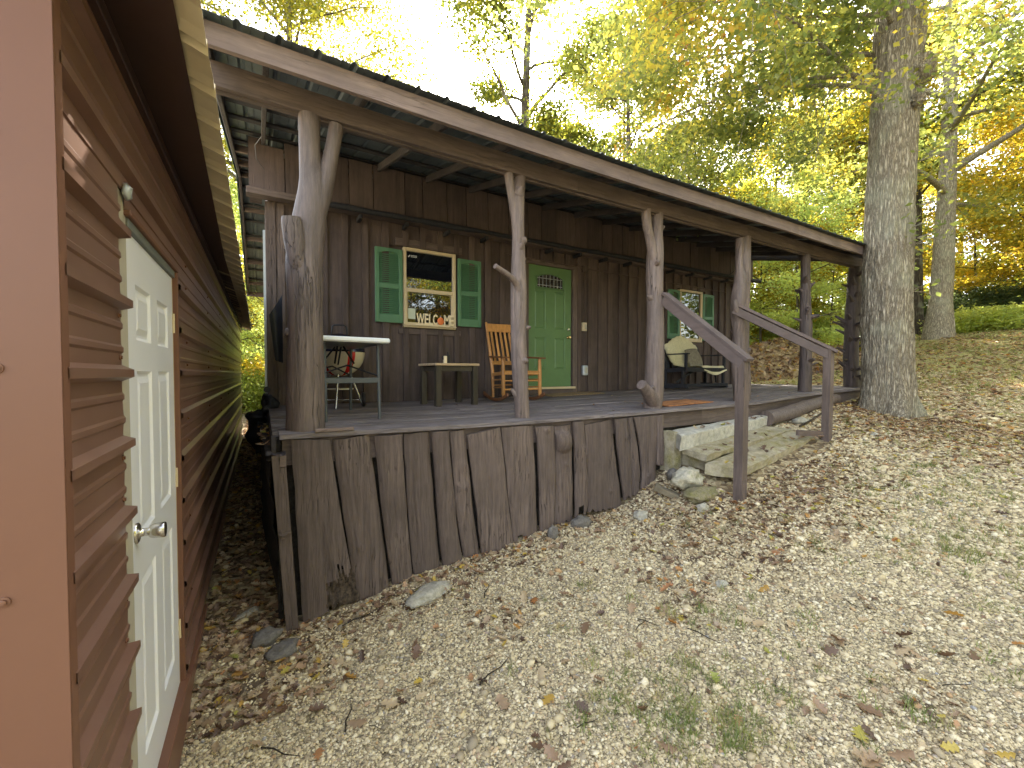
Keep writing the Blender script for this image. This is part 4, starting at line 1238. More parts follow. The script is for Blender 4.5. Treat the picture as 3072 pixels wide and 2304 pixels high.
# log end sticking out past the right corner
MB().tube([(9.9, YU - 0.03, 2.17), (10.22, YU - 0.04, 2.175)], 0.045, 10, jit=0.2).build('gutter_pole_end', 'blackwood', cabin)
# torn tar paper hanging at the left corner
def flap(u, v):
    return (0.10 + 0.12 * u + 0.0 * v, 4.95 - 0.05 * sin(u * 3) + 0.05 * v, 0.83 - 0.10 * (1 - u) * 2.6 * (1 - v) - v * 0.62 * (0.35 + 0.65 * (1 - u) * (1 - v * 0.2)) + 0.02 * sin(9 * u * v))
MB().grid(lambda u, v: (0.075 + 0.125 * u * (1 - v * 0.4) + 0.05 * v, 5.2 + 0.04 * sin(u * 4) + 0.03 * v, 0.62 + 0.22 * u - v * (0.48 + 0.25 * u)), 6, 8).build('torn_tar_paper', 'tar', cabin)

# ---- log lying under the deck edge on the right
lg = MB()
Q = smooth_path([(6.15, 3.31, -0.64, 0.105), (6.7, 3.31, -0.595, 0.110), (7.4, 3.33, -0.51, 0.10), (8.4, 3.38, -0.43, 0.08)], 6)
lg.tube([q[:3] for q in Q], [float(q[3]) for q in Q], 18, jit=0.10, seed=4, wob=1.4)
lg.build('sill_log', 'log', cabin)

# ------------------------------------------------------------------ stairs and railings
steps = thing('concrete_steps', (5.2, 3.0, -0.95), 'three mossy concrete slab steps up to the porch between the railings', 'steps')
def slab(bl, br, fr, fl, th, name='step', mat='step', seed=0.0):
    """top corners back-left, back-right, front-right, front-left"""
    m_ = MB(); nu, nv = 26, 8; top = []; bot = []
    th0, th1 = th if isinstance(th, tuple) else (th, th)
    for j in range(nv + 1):
        v = j / nv
        for i in range(nu + 1):
            u = i / nu
            a = Vector(bl).lerp(Vector(br), u); b_ = Vector(fl).lerp(Vector(fr), u)
            p = a.lerp(b_, v)
            e = 1 if i in (0, nu) or j in (0, nv) else 0
            p.x += e * 0.018 * mn.noise(Vector((p.x * 5, p.y * 5, seed))); p.y += e * 0.022 * mn.noise(Vector((p.x * 6, p.y * 4, seed + 4)))
            p.z += 0.010 * mn.noise(Vector((p.x * 4, p.y * 4, seed + 2))) + (0.004 * mn.noise(Vector((p.x * 22, p.y * 22, 0)))) - e * 0.010
            t_ = th0 + (th1 - th0) * u
            top.append(tuple(p)); bot.append((p.x - 0.01 * e, p.y + (0.02 * (1 if j == nv else 0)), p.z - t_ + e * 0.03 * mn.noise(Vector((p.x * 5, p.y * 3, seed + 8)))))
    W_ = nu + 1; n0 = len(top)
    F = [(j * W_ + i, j * W_ + i + 1, (j + 1) * W_ + i + 1, (j + 1) * W_ + i) for j in range(nv) for i in range(nu)]
    m_.add(top + bot, F, 0, True)
    sd = [(nv * W_ + i, nv * W_ + i + 1, nv * W_ + i + 1 + n0, nv * W_ + i + n0) for i in range(nu)]
    sd += [(i, i + 1, i + 1 + n0, i + n0) for i in range(nu)]
    sd += [(j * W_, (j + 1) * W_, (j + 1) * W_ + n0, j * W_ + n0) for j in range(nv)] + [(j * W_ + nu, (j + 1) * W_ + nu, (j + 1) * W_ + nu + n0, j * W_ + nu + n0) for j in range(nv)]
    m_.add(top + bot, sd, 0, False)
    m_.add(top + bot, [tuple(q + n0 for q in f) for f in F], 0)
    return m_.build(name, mat, steps)
slab((4.30, 3.43, -0.685), (6.12, 3.43, -0.60), (6.28, 3.30, -0.605), (4.11, 3.14, -0.708), (0.17, 0.12), seed=1, mat='stepwhite')
slab((4.25, 3.25, -0.875), (6.20, 3.34, -0.745), (6.26, 3.02, -0.762), (4.20, 2.88, -0.888), (0.07, 0.05), seed=2)
slab((4.16, 2.88, -0.975), (6.22, 3.06, -0.785), (6.30, 2.74, -0.81), (4.37, 2.60, -1.02), (0.10, 0.09), seed=3)
bs = MB(); bs.box(4.165, 4.30, 3.30, 3.5, -1.35, -0.70); bs.box(4.35, 6.1, 3.0, 3.4, -1.35, -0.86); bs.box(4.5, 6.1, 2.74, 3.0, -1.4, -1.0)
bs.build('step_footing', 'step', steps)

def railing(topx, topy, topz, bx, by, bz, gzb, label, side):
    t = thing('stair_railing', (bx, by, gzb), label, 'railing', 'railings beside the steps')
    A = Vector((topx, topy, topz)); B = Vector((bx, by, bz))
    d = (B - A).normalized()
    MB().beam(A, B + d * 0.10, 0.105, 0.038, bev=0.004).build('rail_cap', 'railwood', t)
    q = Vector((side * 0.05, 0, 0))
    MB().beam(A + Vector((side * 0.030, 0, -0.085)), B + d * 0.02 + Vector((side * 0.030, 0, -0.085)), 0.038, 0.10, bev=0.003).build('rail_side', 'railwood', t)
    m_ = MB(); w = 0.045
    m_.hexa([(bx - w - 0.02, by - w, gzb - 0.15), (bx + w - 0.02, by - w, gzb - 0.15), (bx + w - 0.02, by + w, gzb - 0.15), (bx - w - 0.02, by + w, gzb - 0.15),
             (bx - w, by - w, bz - 0.025), (bx + w, by - w, bz - 0.025), (bx + w, by + w, bz + 0.035), (bx - w, by + w, bz + 0.035)])
    m_.build('railing_post', 'brownV', t)
    return t
ra = railing(4.23, 3.50, 0.965, 4.14, 2.47, 0.185, -1.26, 'left handrail of the steps, beside the slab skirt', -1)
rb = railing(5.70, 3.52, 0.965, 6.29, 2.62, 0.325, -0.84, 'right handrail of the steps, nearer the oak', -1)
MB().beam((5.75, 2.72, -0.745), (6.26, 2.655, -0.79), 0.04, 0.07).build('foot_brace', 'brownX', rb)

# ------------------------------------------------------------------ the shed on the left
shed = thing('metal_shed', (-4.4, 6, -1.8), 'reddish brown ribbed metal shed with a white side door', 'shed')
XS = -0.39
def zprof():
    """height / protrusion pairs of the ribbed wall sheet"""
    out = []
    for k in range(-10, 6):
        z0 = k * 0.2286 + 0.0
        out += [(z0 - 0.026, 0), (z0 - 0.012, 0.025), (z0 + 0.012, 0.025), (z0 + 0.026, 0)]
        for c in (0.0762, 0.1524):
            out += [(z0 + c - 0.014, 0), (z0 + c - 0.007, 0.0045), (z0 + c + 0.007, 0.0045), (z0 + c + 0.014, 0)]
    return out
ZP = zprof()
def wall_sheet(ya, yb, za, zb, wavy=(0, 0), name='wall_sheet'):
    pr = [(z, d) for z, d in ZP if za < z < zb]
    pr = [(za, 0)] + pr + [(zb, 0)]
    m_ = MB(); ny = max(2, int((yb - ya) / 0.25))
    vs = []
    for z, d in pr:
        for j in range(ny + 1):
            y_ = ya + (yb - ya) * j / ny
            if j == ny: y_ += wavy[1] * mn.noise(Vector((z * 11, 3, 1))) + (0.022 * d / 0.019 if wavy[1] else 0)
            vs.append((XS + d , y_, z))
    w = ny + 1
    F = [(i * w + j, i * w + j + 1, (i + 1) * w + j + 1, (i + 1) * w + j) for i in range(len(pr) - 1) for j in range(ny)]
    m_.add(vs, F)
    return m_.build(name, 'shedmetal', shed, fix=True)
wall_sheet(1.30, 1.825, -2.1, 0.60, (0, 0.014))
wall_sheet(1.895, 2.849, 0.553, 0.60)
wall_sheet(1.30, 5.4, 0.60, 1.045)
wall_sheet(2.85, 5.4, -2.1, 0.60)
wall_sheet(5.402, 8.2, -2.1, 1.045)
wall_sheet(8.202, 10.98, -2.1, 1.045)
MB().box(-9.0, XS - 0.06, 1.34, 10.96, -2.1, 1.04).build('shed_core', 'darkbrown', shed)
MB().box(XS - 0.055, XS - 0.012, 1.34, 1.86, -2.1, 0.60).build('wall_framing', 'darkbrown', shed)
# front gable wall: upright sheets
fw = MB(); vs = []
xs = [-9.0 + i * 0.05 for i in range(170)]
for x_ in xs:
    d = rib_profile(x_)
    vs += [(x_, 1.32 - d, -2.1), (x_, 1.32 - d, 1.05 + 0.30 * (4.3 - abs(x_ + 4.7)) * 0.9)]
fw.add(vs, [(2 * i, 2 * i + 2, 2 * i + 3, 2 * i + 1) for i in range(len(xs) - 1)])
fw.build('front_wall_sheet', 'shedmetal', shed)
MB().box(-9.0, -0.42, 10.97, 10.99, -2.1, 1.04).build('back_wall_sheet', 'shedmetal', shed)
MB().box(-9.01, -8.99, 1.32, 10.97, -2.1, 1.04).build('far_wall_sheet', 'shedmetal', shed)
# corner trims
ct = MB()
ct.box(-0.56, XS + 0.022, 1.268, 1.272, -2.1, 1.06)
ct.box(XS + 0.0195, XS + 0.0225, 1.2725, 1.312, -2.1, 1.06)
ct.build('corner_trim', 'shedtrim', shed)
ct = MB(); ct.box(XS + 0.0195, XS + 0.0225, 10.95, 11.0, -2.1, 1.0); ct.build('corner_trim', 'shedtrim', shed)
scr = MB()
for z_ in (0.01, -0.47, -0.95, 0.49):
    l = lathe([(0.011, 0), (0.011, 0.003), (0.0065, 0.0035), (0.0065, 0.008), (0.004, 0.009)], (-0.462, 1.268, z_), (0, -1, 0), 10)
    scr.add(l.v, l.f, 0, False)
scr.build('trim_screws', 'shedtrim', shed)
scr = MB()
for k in range(-8, 5):
    for yy in (1.838, 3.2, 4.4, 5.6, 6.8, 8.0, 9.2, 10.4):
        z_ = k * 0.2286 - 0.045 if k % 2 else k * 0.2286 + 0.05
        if 0.5 < z_ and yy < 2.9: continue
        if yy < 2: yy = 1.80
        l = lathe([(0.009, 0), (0.009, 0.002), (0.0055, 0.003), (0.0055, 0.007)], (XS + 0.001, yy + 0.006 * sin(k * 5), z_), (1, 0, 0), 8)
        scr.add(l.v, l.f)
scr.build('wall_screws', 'shedtrim', shed)
# door, jamb, trim
jb = MB(); jb.box(XS - 0.03, XS - 0.003, 1.78, 1.925, -1.9, 0.60, 0, 0.002); jb.build('door_jamb', 'jamb', shed)
hd = MB(); hd.box(XS - 0.03, XS + 0.004, 1.926, 2.82, 0.498, 0.532, 0, 0.002); hd.build('door_head', 'headtrim', shed)
hd = MB(); hd.box(XS - 0.02, XS + 0.016, 1.90, 2.86, 0.5325, 0.552, 0, 0.003); hd.build('head_trim', 'shedtrim', shed)
MB().box(XS - 0.03, XS - 0.008, 2.813, 2.825, -1.66, 0.497).build('door_stop', 'cream', shed)
MB().box(XS - 0.02, XS + 0.014, 2.826, 2.856, -1.9, 0.531, 0, 0.003).build('door_trim', 'shedtrim', shed)
MB().box(XS - 0.03, XS + 0.03, 1.93, 2.88, -1.90, -1.655, 0, 0.004).build('door_sill', 'shedtrim', shed)
MB().box(XS - 0.01, XS + 0.024, 2.90, 10.95, -1.95, -1.72, 0, 0.004).build('base_trim', 'shedtrim', shed)
h_ = 0.494 + 1.652; w_ = 0.882
c6 = []
for (a, b_) in ((0.13, 0.375), (0.505, 0.75)):
    for (c_, d_) in ((0.20, 0.88), (1.04, 1.66), (1.775, 1.98)):
        c6.append((a, b_, c_, d_))
wdoor = door_leaf('door', (XS - 0.008, 1.928, -1.652), (0, 1, 0), w_, h_, c6, 'doorwhite', shed, dep=0.010, fr=0.036)
wdoor['label'] = 'white six panel door with a brushed metal knob'
kn = lathe([(0.037, 0), (0.037, 0.006), (0.030, 0.010), (0.014, 0.013), (0.014, 0.034), (0.022, 0.040), (0.026, 0.050), (0.028, 0.080), (0.026, 0.084), (0.012, 0.083)], (XS - 0.008, 1.992, -0.578), (1, 0, 0), 24)
kn.build('door_knob', 'nickel', wdoor)
hg = MB()
for z_ in (0.26, -0.55, -1.36):
    hg.tube([(XS - 0.004, 2.811, z_ - 0.05), (XS - 0.004, 2.811, z_ + 0.05)], 0.006, 8)
hg.build('hinges', 'cream', wdoor)
# foam blob above the jamb
v_, f_ = lump((XS + 0.012, 1.872, 0.60), (0.014, 0.03, 0.028), 3, 0.5, 2, 2.5)
MB().add(v_, f_, 0, True).build('sealant_blob', 'galv', shed)
# soffit and roof
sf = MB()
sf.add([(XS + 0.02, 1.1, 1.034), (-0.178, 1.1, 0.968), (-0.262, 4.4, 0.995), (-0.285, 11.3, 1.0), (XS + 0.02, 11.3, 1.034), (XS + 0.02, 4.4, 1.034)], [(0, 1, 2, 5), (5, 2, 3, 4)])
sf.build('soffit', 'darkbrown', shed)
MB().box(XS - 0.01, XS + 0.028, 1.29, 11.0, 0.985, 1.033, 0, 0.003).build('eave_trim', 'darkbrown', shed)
def shed_roof(xa_f, xb, za, zb, name):
    m_ = MB(); vs = []
    ys_ = []
    k = -1
    while k * 0.2286 + 1.1 < 11.4:
        for d in (-0.024, -0.009, 0.009, 0.024, 0.07, 0.08, 0.148, 0.158):
            yy = 1.1 + k * 0.2286 + d
            if 1.05 <= yy <= 11.3: ys_.append(yy)
        k += 1
    for yy in ys_:
        d = rib_profile(yy - 1.1, h=0.030) * (1 if rib_profile(yy - 1.1) > 0.0045 else 2.2)
        e = 0.006 * mn.noise(Vector((yy * 3, 0, 0)))
        xe = xa_f(yy) + e
        for th in (0, -0.002):
            vs += [(xe, yy, za + d * 1.0 + th + e), (xb, yy, zb + d + th)]
    F = []
    for i in range(len(ys_) - 1):
        a = i * 4; b_ = a + 4
        F += [(a, a + 1, b_ + 1, b_), (a + 2, b_ + 2, b_ + 3, a + 3), (a, b_, b_ + 2, a + 2)]
    m_.add(vs, F)
    return m_.build(name, 'tan', shed, fix=False)
shed_roof(lambda y: -0.122 - 0.0065 * (y - 1.3), -4.7, 0.955, 2.60, 'roof_slope')
shed_roof(lambda y: -9.3, -4.7, 0.955, 2.60, 'roof_slope')

# ------------------------------------------------------------------ side box by the deck, sack, flap
box = thing('side_locker', (0.1, 4.2, -1.8), 'narrow brown plank locker along the deck side with leaves on its lid', 'locker')
for j, (a, b_, c_, d_, zt) in enumerate([(0.050, 0.094, 0.128, 0.166, -0.572), (0.097, 0.139, 0.169, 0.206, -0.66)]):
    m_ = MB(); y0, y1 = 3.335, 3.375
    m_.hexa([(c_, y0, -1.86), (d_, y0, -1.86), (d_, y1, -1.86), (c_, y1, -1.86), (a, y0, zt), (b_, y0, zt), (b_, y1, zt), (a, y1, zt)])
    m_.build('upright', 'brownV', box)
MB().box(0.099, 0.140, 3.335, 3.40, -0.655, -0.575, 0, 0.003).build('cap_block', 'fasciaX', box)
hm = MB(); hm.box(0.086, 0.165, 3.326, 3.334, -1.135, -1.115); hm.box(0.10, 0.125, 3.322, 3.334, -1.16, -1.095, 0, 0.002)
hm.tube([(0.09, 3.32, -1.12), (0.105, 3.315, -1.132), (0.12, 3.315, -1.132), (0.135, 3.32, -1.12)], 0.004, 6)
hm.build('hasp', 'brownX', box)
lid = MB(); lid.grid(lambda u, v: (0.02 + 0.12 * u - 0.05 * v, 3.33 + 2.0 * v, -0.57 + 0.02 * v + 0.012 * sin(7 * u + 9 * v)), 4, 14); lid.grid(lambda u, v: (0.02 + 0.12 * u - 0.05 * v, 3.33 + 2.0 * v, -0.60 + 0.02 * v), 4, 14)
lid.build('lid', 'brownY', box)
sp = MB(); sp.grid(lambda u, v: (0.03 - 0.05 * u + 0.09 * v * (1 - u) + 0.012 * sin(v * 30) , 3.40 + 2.0 * u, -0.60 - 1.3 * v), 20, 16)
sp.build('side_sheet', 'rot', box)
bg_ = MB()
for c, r, s in (((0.01, 5.75, -0.72), (0.14, 0.2, 0.22), 1), ((-0.06, 5.7, -0.52), (0.10, 0.15, 0.085), 2), ((0.07, 5.75, -0.40), (0.09, 0.13, 0.14), 3)):
    v_, f_ = lump(c, r, s, 0.55, 3, 1.8); bg_.add(v_, f_, 0, True)
sk = bg_.build('rubbish_sack', 'tar'); recenter(sk); tag(sk, 'lumpy black plastic sack beside the deck at the alley', 'sack')
gr_ = MB().tube([(0.05, 5.62, -0.19), (0.05, 5.68, -0.19)], 0.035, 12); g_o = gr_.build('cable_coil', 'black'); recenter(g_o)
tag(g_o, 'small round black fitting above the black sack', 'fitting')

# ------------------------------------------------------------------ things on the porch
FD = -0.405
def rot_thing(t, deg):
    t.rotation_euler = (0, 0, radians(deg))

# folding table (built about its own centre then turned)
ft = thing('folding_table', (0, 0, 0), 'white plastic folding table with grey legs behind the stout left post', 'folding table')
w2, l2, zt = 0.305, 0.61, 0.745
tp = MB(); tp.box(-w2, w2, -l2, l2, zt - 0.045, zt, 0, 0.012)
tp.build('table_top', 'white', ft)
un = MB(); un.box(-w2 + 0.03, w2 - 0.03, -l2 + 0.03, l2 - 0.03, zt - 0.052, zt - 0.046); un.build('top_underside', 'steelgrey', ft)
for sy in (-1, 1):
    for sx in (-1, 1):
        MB().tube([(sx * 0.235, sy * 0.46, zt - 0.05), (sx * 0.235, sy * 0.50, 0.0)], 0.0155, 10).build('leg', 'steelgrey', ft)
    MB().beam((-0.235, sy * 0.485, 0.36), (0.235, sy * 0.485, 0.36), 0.012, 0.05).build('cross_bar', 'steelgrey', ft)
    m_ = MB(); m_.tube([(-0.235, sy * 0.485, 0.43), (0.0, sy * 0.30, 0.50)], 0.008, 8); m_.tube([(0.235, sy * 0.485, 0.40), (0.0, sy * 0.30, 0.50)], 0.008, 8)
    m_.tube([(-0.03, sy * 0.05, zt - 0.06), (-0.11, sy * 0.30, 0.52)], 0.009, 8); m_.tube([(0.03, sy * 0.05, zt - 0.06), (0.06, sy * 0.30, 0.52)], 0.009, 8)
    m_.build('brace', 'black', ft)
ft.location = (0.665, 4.50, zdeck(0.7, 4.4)); rot_thing(ft, 5)

# kettle grill painted like a beach ball
kg = thing('kettle_grill', (0, 0, 0), 'red and white striped kettle barbecue behind the folding table', 'barbecue')
rb_ = 0.285; zr = 0.66
nseg = 40
for colr, name in (('creamenamel', 'bowl'), ('red', 'bowl_stripe')):
    m_ = MB(); vs = []; F = []; nr = 10
    for i in range(nr + 1):
        ph = (pi / 2) * i / nr
        for k in range(nseg):
            th = 2 * pi * k / nseg
            rr = rb_ * cos(ph * 0.97) + (0.0006 if colr == 'red' else 0)
            vs.append((rr * cos(th), rr * sin(th), zr - rb_ * 0.98 * sin(ph)))
    for i in range(nr):
        for k in range(nseg):
            isred = (k % 8) in (0, 1)
            if isred == (colr == 'red'):
                F.append((i * nseg + k, i * nseg + (k + 1) % nseg, (i + 1) * nseg + (k + 1) % nseg, (i + 1) * nseg + k))
    m_.add(vs, F, 0, True).build(name, colr, kg)
lathe([(rb_ + 0.004, 0), (rb_, 0.03), (rb_ * 0.93, 0.10), (rb_ * 0.70, 0.165), (rb_ * 0.4, 0.205), (0.02, 0.225)], (0, 0, zr), (0, 0, 1), 32).build('lid', 'navy', kg)
MB().tube([(-0.085, 0, zr + 0.21), (-0.075, 0, zr + 0.31), (-0.05, 0, zr + 0.325), (0.05, 0, zr + 0.325), (0.075, 0, zr + 0.31), (0.09, 0, zr + 0.21)], 0.010, 10).build('lid_handle', 'black', kg)
for th, ex in ((-1.75, 1.0), (0.25, 1.0), (2.6, 1.0)):
    a = Vector((cos(th) * 0.12, sin(th) * 0.12, zr - 0.25)); b_ = Vector((cos(th) * 0.27, sin(th) * 0.27, 0.01))
    MB().tube([a, b_], 0.0125, 10).build('leg', 'chrome', kg)
lathe([(0.15, 0), (0.155, 0.012), (0.15, 0.014)], (0, 0, 0.22), (0, 0, 1), 28).build('ash_plate', 'creamenamel', kg)
MB().tube([(-0.25, 0.12, 0.09), (0.26, 0.07, 0.09)], 0.008, 8).build('axle', 'chrome', kg)
for sx in (-1, 1):
    lathe([(0.02, -0.02), (0.085, -0.018), (0.09, 0), (0.085, 0.018), (0.02, 0.02)], (sx * 0.27, 0.09, 0.09), (1, 0, 0), 20).build('wheel', 'black', kg)
kg.location = (0.80, 5.38, zdeck(0.8, 5.4)); rot_thing(kg, -8)

# low side table
stb = thing('side_table', (0, 0, 0), 'low side table with a butcher block top and dark legs under the window', 'side table')
h = 0.545
MB().box(-0.315, 0.315, -0.28, 0.28, h - 0.03, h, 0, 0.003).build('table_top', 'butcher', stb)
for sx in (-1, 1):
    for sy in (-1, 1):
        MB().box(sx * 0.262 - 0.036, sx * 0.262 + 0.036, sy * 0.228 - 0.036, sy * 0.228 + 0.036, 0, h - 0.03, 0, 0.003).build('leg', 'espresso', stb)
    MB().box(sx * 0.26 - 0.012, sx * 0.26 + 0.012, -0.191, 0.191, h - 0.10, h - 0.032).build('apron', 'espresso', stb)
    MB().box(-0.225, 0.225, sx * 0.23 - 0.012, sx * 0.23 + 0.012, h - 0.10, h - 0.032).build('apron', 'espresso', stb)
stb.location = (2.15, 5.30, zdeck(2.15, 5.3)); rot_thing(stb, 4)
zt_ = zdeck(2.15, 5.3) + h
lan = thing('small_lantern', (2.09, 5.25, zt_), 'small pale and black lantern standing on the low side table', 'lantern')
MB().box(2.055, 2.10, 5.22, 5.265, zt_, zt_ + 0.10, 0, 0.006).build('body', 'lettering', lan)
m_ = MB(); m_.box(2.104, 2.145, 5.23, 5.27, zt_, zt_ + 0.12, 0, 0.005); m_.box(2.04, 2.054, 5.23, 5.26, zt_ + 0.05, zt_ + 0.10, 0, 0.003); m_.tube([(2.125, 5.25, zt_ + 0.12), (2.12, 5.25, zt_ + 0.155)], 0.010, 8)
m_.build('frame', 'black', lan)
pb = MB().box(2.19, 2.33, 5.22, 5.30, zt_ + 0.001, zt_ + 0.008, 0, 0.002).build('notebook', 'black'); recenter(pb); tag(pb, 'thin dark flat case lying on the low side table', 'case')

# rocking chair
rc_ = thing('rocking_chair', (0, 0, 0), 'varnished wooden slat-back rocking chair beside the green door', 'rocking chair')
def bar(name, a, b_, w, d, mat='orange_wood', up=(0, 1, 0), par=rc_):
    return MB().beam(a, b_, w, d, 0, up, 0.005).build(name, mat, par)
def rtube(name, pts, rad, mat='orange_wood', par=rc_):
    return MB().tube(pts, rad, 12).build(name, mat, par)
wf, wb = 0.295, 0.255       # half widths front / back
for s in (-1, 1):
    # curved rocker on the floor
    pts = []
    for i in range(15):
        t = -1 + 2 * i / 14
        pts.append((s * (wf - 0.012 * 0), -0.06 + 0.40 * t + 0.05, 0.018 + 0.085 * t * t))
    m_ = MB()
    for a, b_ in zip(pts, pts[1:]): m_.beam(a, b_, 0.026, 0.045, 0, (0, 0, 1), 0.002)
    m_.build('rocker', 'orange_dark', rc_)
    # front leg, turned with a taper at its foot
    rtube('front_leg', [(s * wf, -0.28, 0.045), (s * wf, -0.278, 0.11), (s * wf, -0.272, 0.40), (s * wf, -0.268, 0.60)], [0.010, 0.026, 0.027, 0.023])
    # back post
    rtube('back_post', [(s * wb, 0.14, 0.045), (s * wb, 0.16, 0.42), (s * wb, 0.27, 0.80), (s * wb * 0.99, 0.40, 1.17)], [0.018, 0.024, 0.024, 0.017])
    # arm
    m_ = MB(); m_.hexa([(s * wf - 0.05, -0.36, 0.60), (s * wf + 0.05, -0.36, 0.60), (s * (wb) + 0.03, 0.24, 0.635), (s * (wb) - 0.03, 0.24, 0.635),
                        (s * wf - 0.05, -0.36, 0.622), (s * wf + 0.05, -0.36, 0.622), (s * (wb) + 0.03, 0.24, 0.657), (s * (wb) - 0.03, 0.24, 0.657)])
    m_.build('arm', 'orange_dark', rc_)
    for zz in (0.20, 0.31):
        rtube('side_rung', [(s * wf, -0.276, zz), (s * wb, 0.15, zz - 0.015)], 0.011)
    bar('seat_rail', (s * wf, -0.28, 0.40), (s * wb, 0.17, 0.375), 0.024, 0.05, up=(0, 0, 1))
for zz in (0.17, 0.29):
    rtube('front_rung', [(-wf, -0.276, zz), (wf, -0.276, zz)], 0.012)
rtube('back_rung', [(-wb, 0.15, 0.22), (wb, 0.15, 0.22)], 0.011)
bar('front_rail', (-wf, -0.275, 0.40), (wf, -0.275, 0.40), 0.05, 0.024)
for i in range(9):
    t = i / 8
    bar('seat_slat', (-(wf + (wb - wf) * t), -0.275 + 0.43 * t, 0.425 - 0.03 * t - 0.018 * sin(pi * t)), ((wf + (wb - wf) * t), -0.275 + 0.43 * t, 0.425 - 0.03 * t - 0.018 * sin(pi * t)), 0.044, 0.012, 'orange_wood', (0, 0, 1))
bar('crest_rail', (-wb + 0.01, 0.368, 1.09), (wb - 0.01, 0.368, 1.09), 0.022, 0.13, up=(0, 0.3, 1))
bar('lower_back_rail', (-wb + 0.01, 0.195, 0.55), (wb - 0.01, 0.195, 0.55), 0.022, 0.06, up=(0, 0.3, 1))
for i in range(6):
    xx = -0.19 + 0.38 * i / 5
    bar('back_slat', (xx, 0.202, 0.575), (xx, 0.352, 1.03), 0.036, 0.010, up=(0, 1, -0.3))
rc_.location = (3.185, 5.36, zdeck(3.2, 5.3) + 0.004); rot_thing(rc_, -3)

# glider bench with throw and cushion
gb_ = thing('glider_bench', (0, 0, 0), 'black wooden glider bench below the far window', 'bench')
L = 0.62
def gbar(name, a, b_, w, d, up=(0, 0, 1), mat='blackwood'):
    return MB().beam(a, b_, w, d, 0, up, 0.004).build(name, mat, gb_)
for s in (-1, 1):
    gbar('base_rail', (s * L, -0.30, 0.06), (s * L, 0.30, 0.06), 0.05, 0.09)
    gbar('base_post', (s * L, -0.20, 0.10), (s * L, -0.20, 0.37), 0.04, 0.05, (0, 1, 0))
    gbar('base_post', (s * L, 0.20, 0.10), (s * L, 0.20, 0.37), 0.04, 0.05, (0, 1, 0))
    gbar('arm_post', (s * (L - 0.03), -0.24, 0.36), (s * (L - 0.03), -0.24, 0.66), 0.04, 0.05, (0, 1, 0))
    gbar('arm', (s * (L - 0.03), -0.30, 0.67), (s * (L - 0.03), 0.28, 0.67), 0.07, 0.024)
    gbar('seat_side', (s * (L - 0.03), -0.26, 0.38), (s * (L - 0.03), 0.24, 0.35), 0.04, 0.08)
    gbar('back_upright', (s * (L - 0.07), 0.22, 0.36), (s * (L - 0.07), 0.37, 0.86), 0.04, 0.05, (0, 1, 0))
    gbar('strut', (s * (L - 0.01), -0.05, 0.13), (s * (L - 0.30), -0.22, 0.36), 0.03, 0.04)
gbar('base_beam', (-L, 0.0, 0.055), (L, 0.0, 0.055), 0.06, 0.05)
gbar('base_beam', (-L, -0.27, 0.075), (L, -0.27, 0.075), 0.04, 0.06)
gbar('front_rail', (-L, -0.26, 0.37), (L, -0.26, 0.37), 0.03, 0.08)
for i in range(6):
    gbar('seat_slat', (-L + 0.03, -0.21 + 0.085 * i, 0.405 - 0.005 * i), (L - 0.03, -0.21 + 0.085 * i, 0.405 - 0.005 * i), 0.07, 0.018)
gbar('top_rail', (-L + 0.05, 0.37, 0.86), (L - 0.05, 0.37, 0.86), 0.03, 0.06)
for i in range(9):
    xx = -0.48 + 0.12 * i
    gbar('back_slat', (xx, 0.235, 0.42), (xx, 0.36, 0.85), 0.05, 0.014, (0, 1, 0))
gb_.location = (7.45, 5.42, zdeck(7.4, 5.4) + 0.004); rot_thing(gb_, 0)
GL = Vector(gb_.location)
th_ = MB()
def throwf(u, v):
    # hangs over the back: scalloped crown-shaped top edge
    xx = -0.50 + 0.98 * u
    top = 0.86 + 0.20 * sin(pi * u) ** 1.3 + 0.018 * abs(sin(u * 28))
    z = top - v * (top - 0.47) - 0.04 * v * sin(pi * u) 
    yy = 0.36 - 0.155 * v - 0.028 - 0.012 * sin(8 * u) * (1 - v) - 0.02 * mn.noise(Vector((u * 6, v * 6, 0)))
    s_ = 1 - 0.22 * v * v
    return (GL.x + xx * s_, GL.y + yy, GL.z + z)
th_.grid(throwf, 40, 14)
th_.grid(lambda u, v: tuple(Vector(throwf(u, v)) + Vector((0, 0.03, -0.004))), 40, 14)
to = th_.build('back_throw', 'throw'); recenter(to); tag(to, 'cream fleece throw with scalloped edge over the bench back', 'throw')
th_ = MB()
def throw2(u, v):
    xx = -0.10 + 0.72 * u
    yy = 0.10 - 0.42 * v
    z = 0.445 + 0.01 * sin(9 * u) - (0.16 * max(0, v - 0.72) / 0.28 * (0.35 + 0.65 * sin(pi * (u * 0.8 + 0.1)))) * 1.0
    if v > 0.72: yy = 0.10 - 0.42 * 0.72 - 0.05 * (v - 0.72) / 0.28
    return (GL.x + xx, GL.y + yy - 0.035 * (1 if v > 0.72 else 0), GL.z + z)
th_.grid(throw2, 24, 18); th_.grid(lambda u, v: tuple(Vector(throw2(u, v)) + Vector((0, 0.018, -0.012))), 24, 18)
to = th_.build('seat_throw', 'throw'); recenter(to); tag(to, 'cream fleece throw spilling over the bench seat front', 'throw')
pw = MB()
def pil(u, v, sgn):
    a, b_ = 2 * u - 1, 2 * v - 1
    t = 0.065 * max(0, (1 - a * a) * (1 - b_ * b_)) ** 0.45
    return (GL.x + 0.10 + a * 0.21 * (1 - 0.08 * b_ * b_) , GL.y + 0.10 + 0.08 * b_ - sgn * t, GL.z + 0.62 + b_ * 0.185 * (1 - 0.08 * a * a) + 0.02 * a)
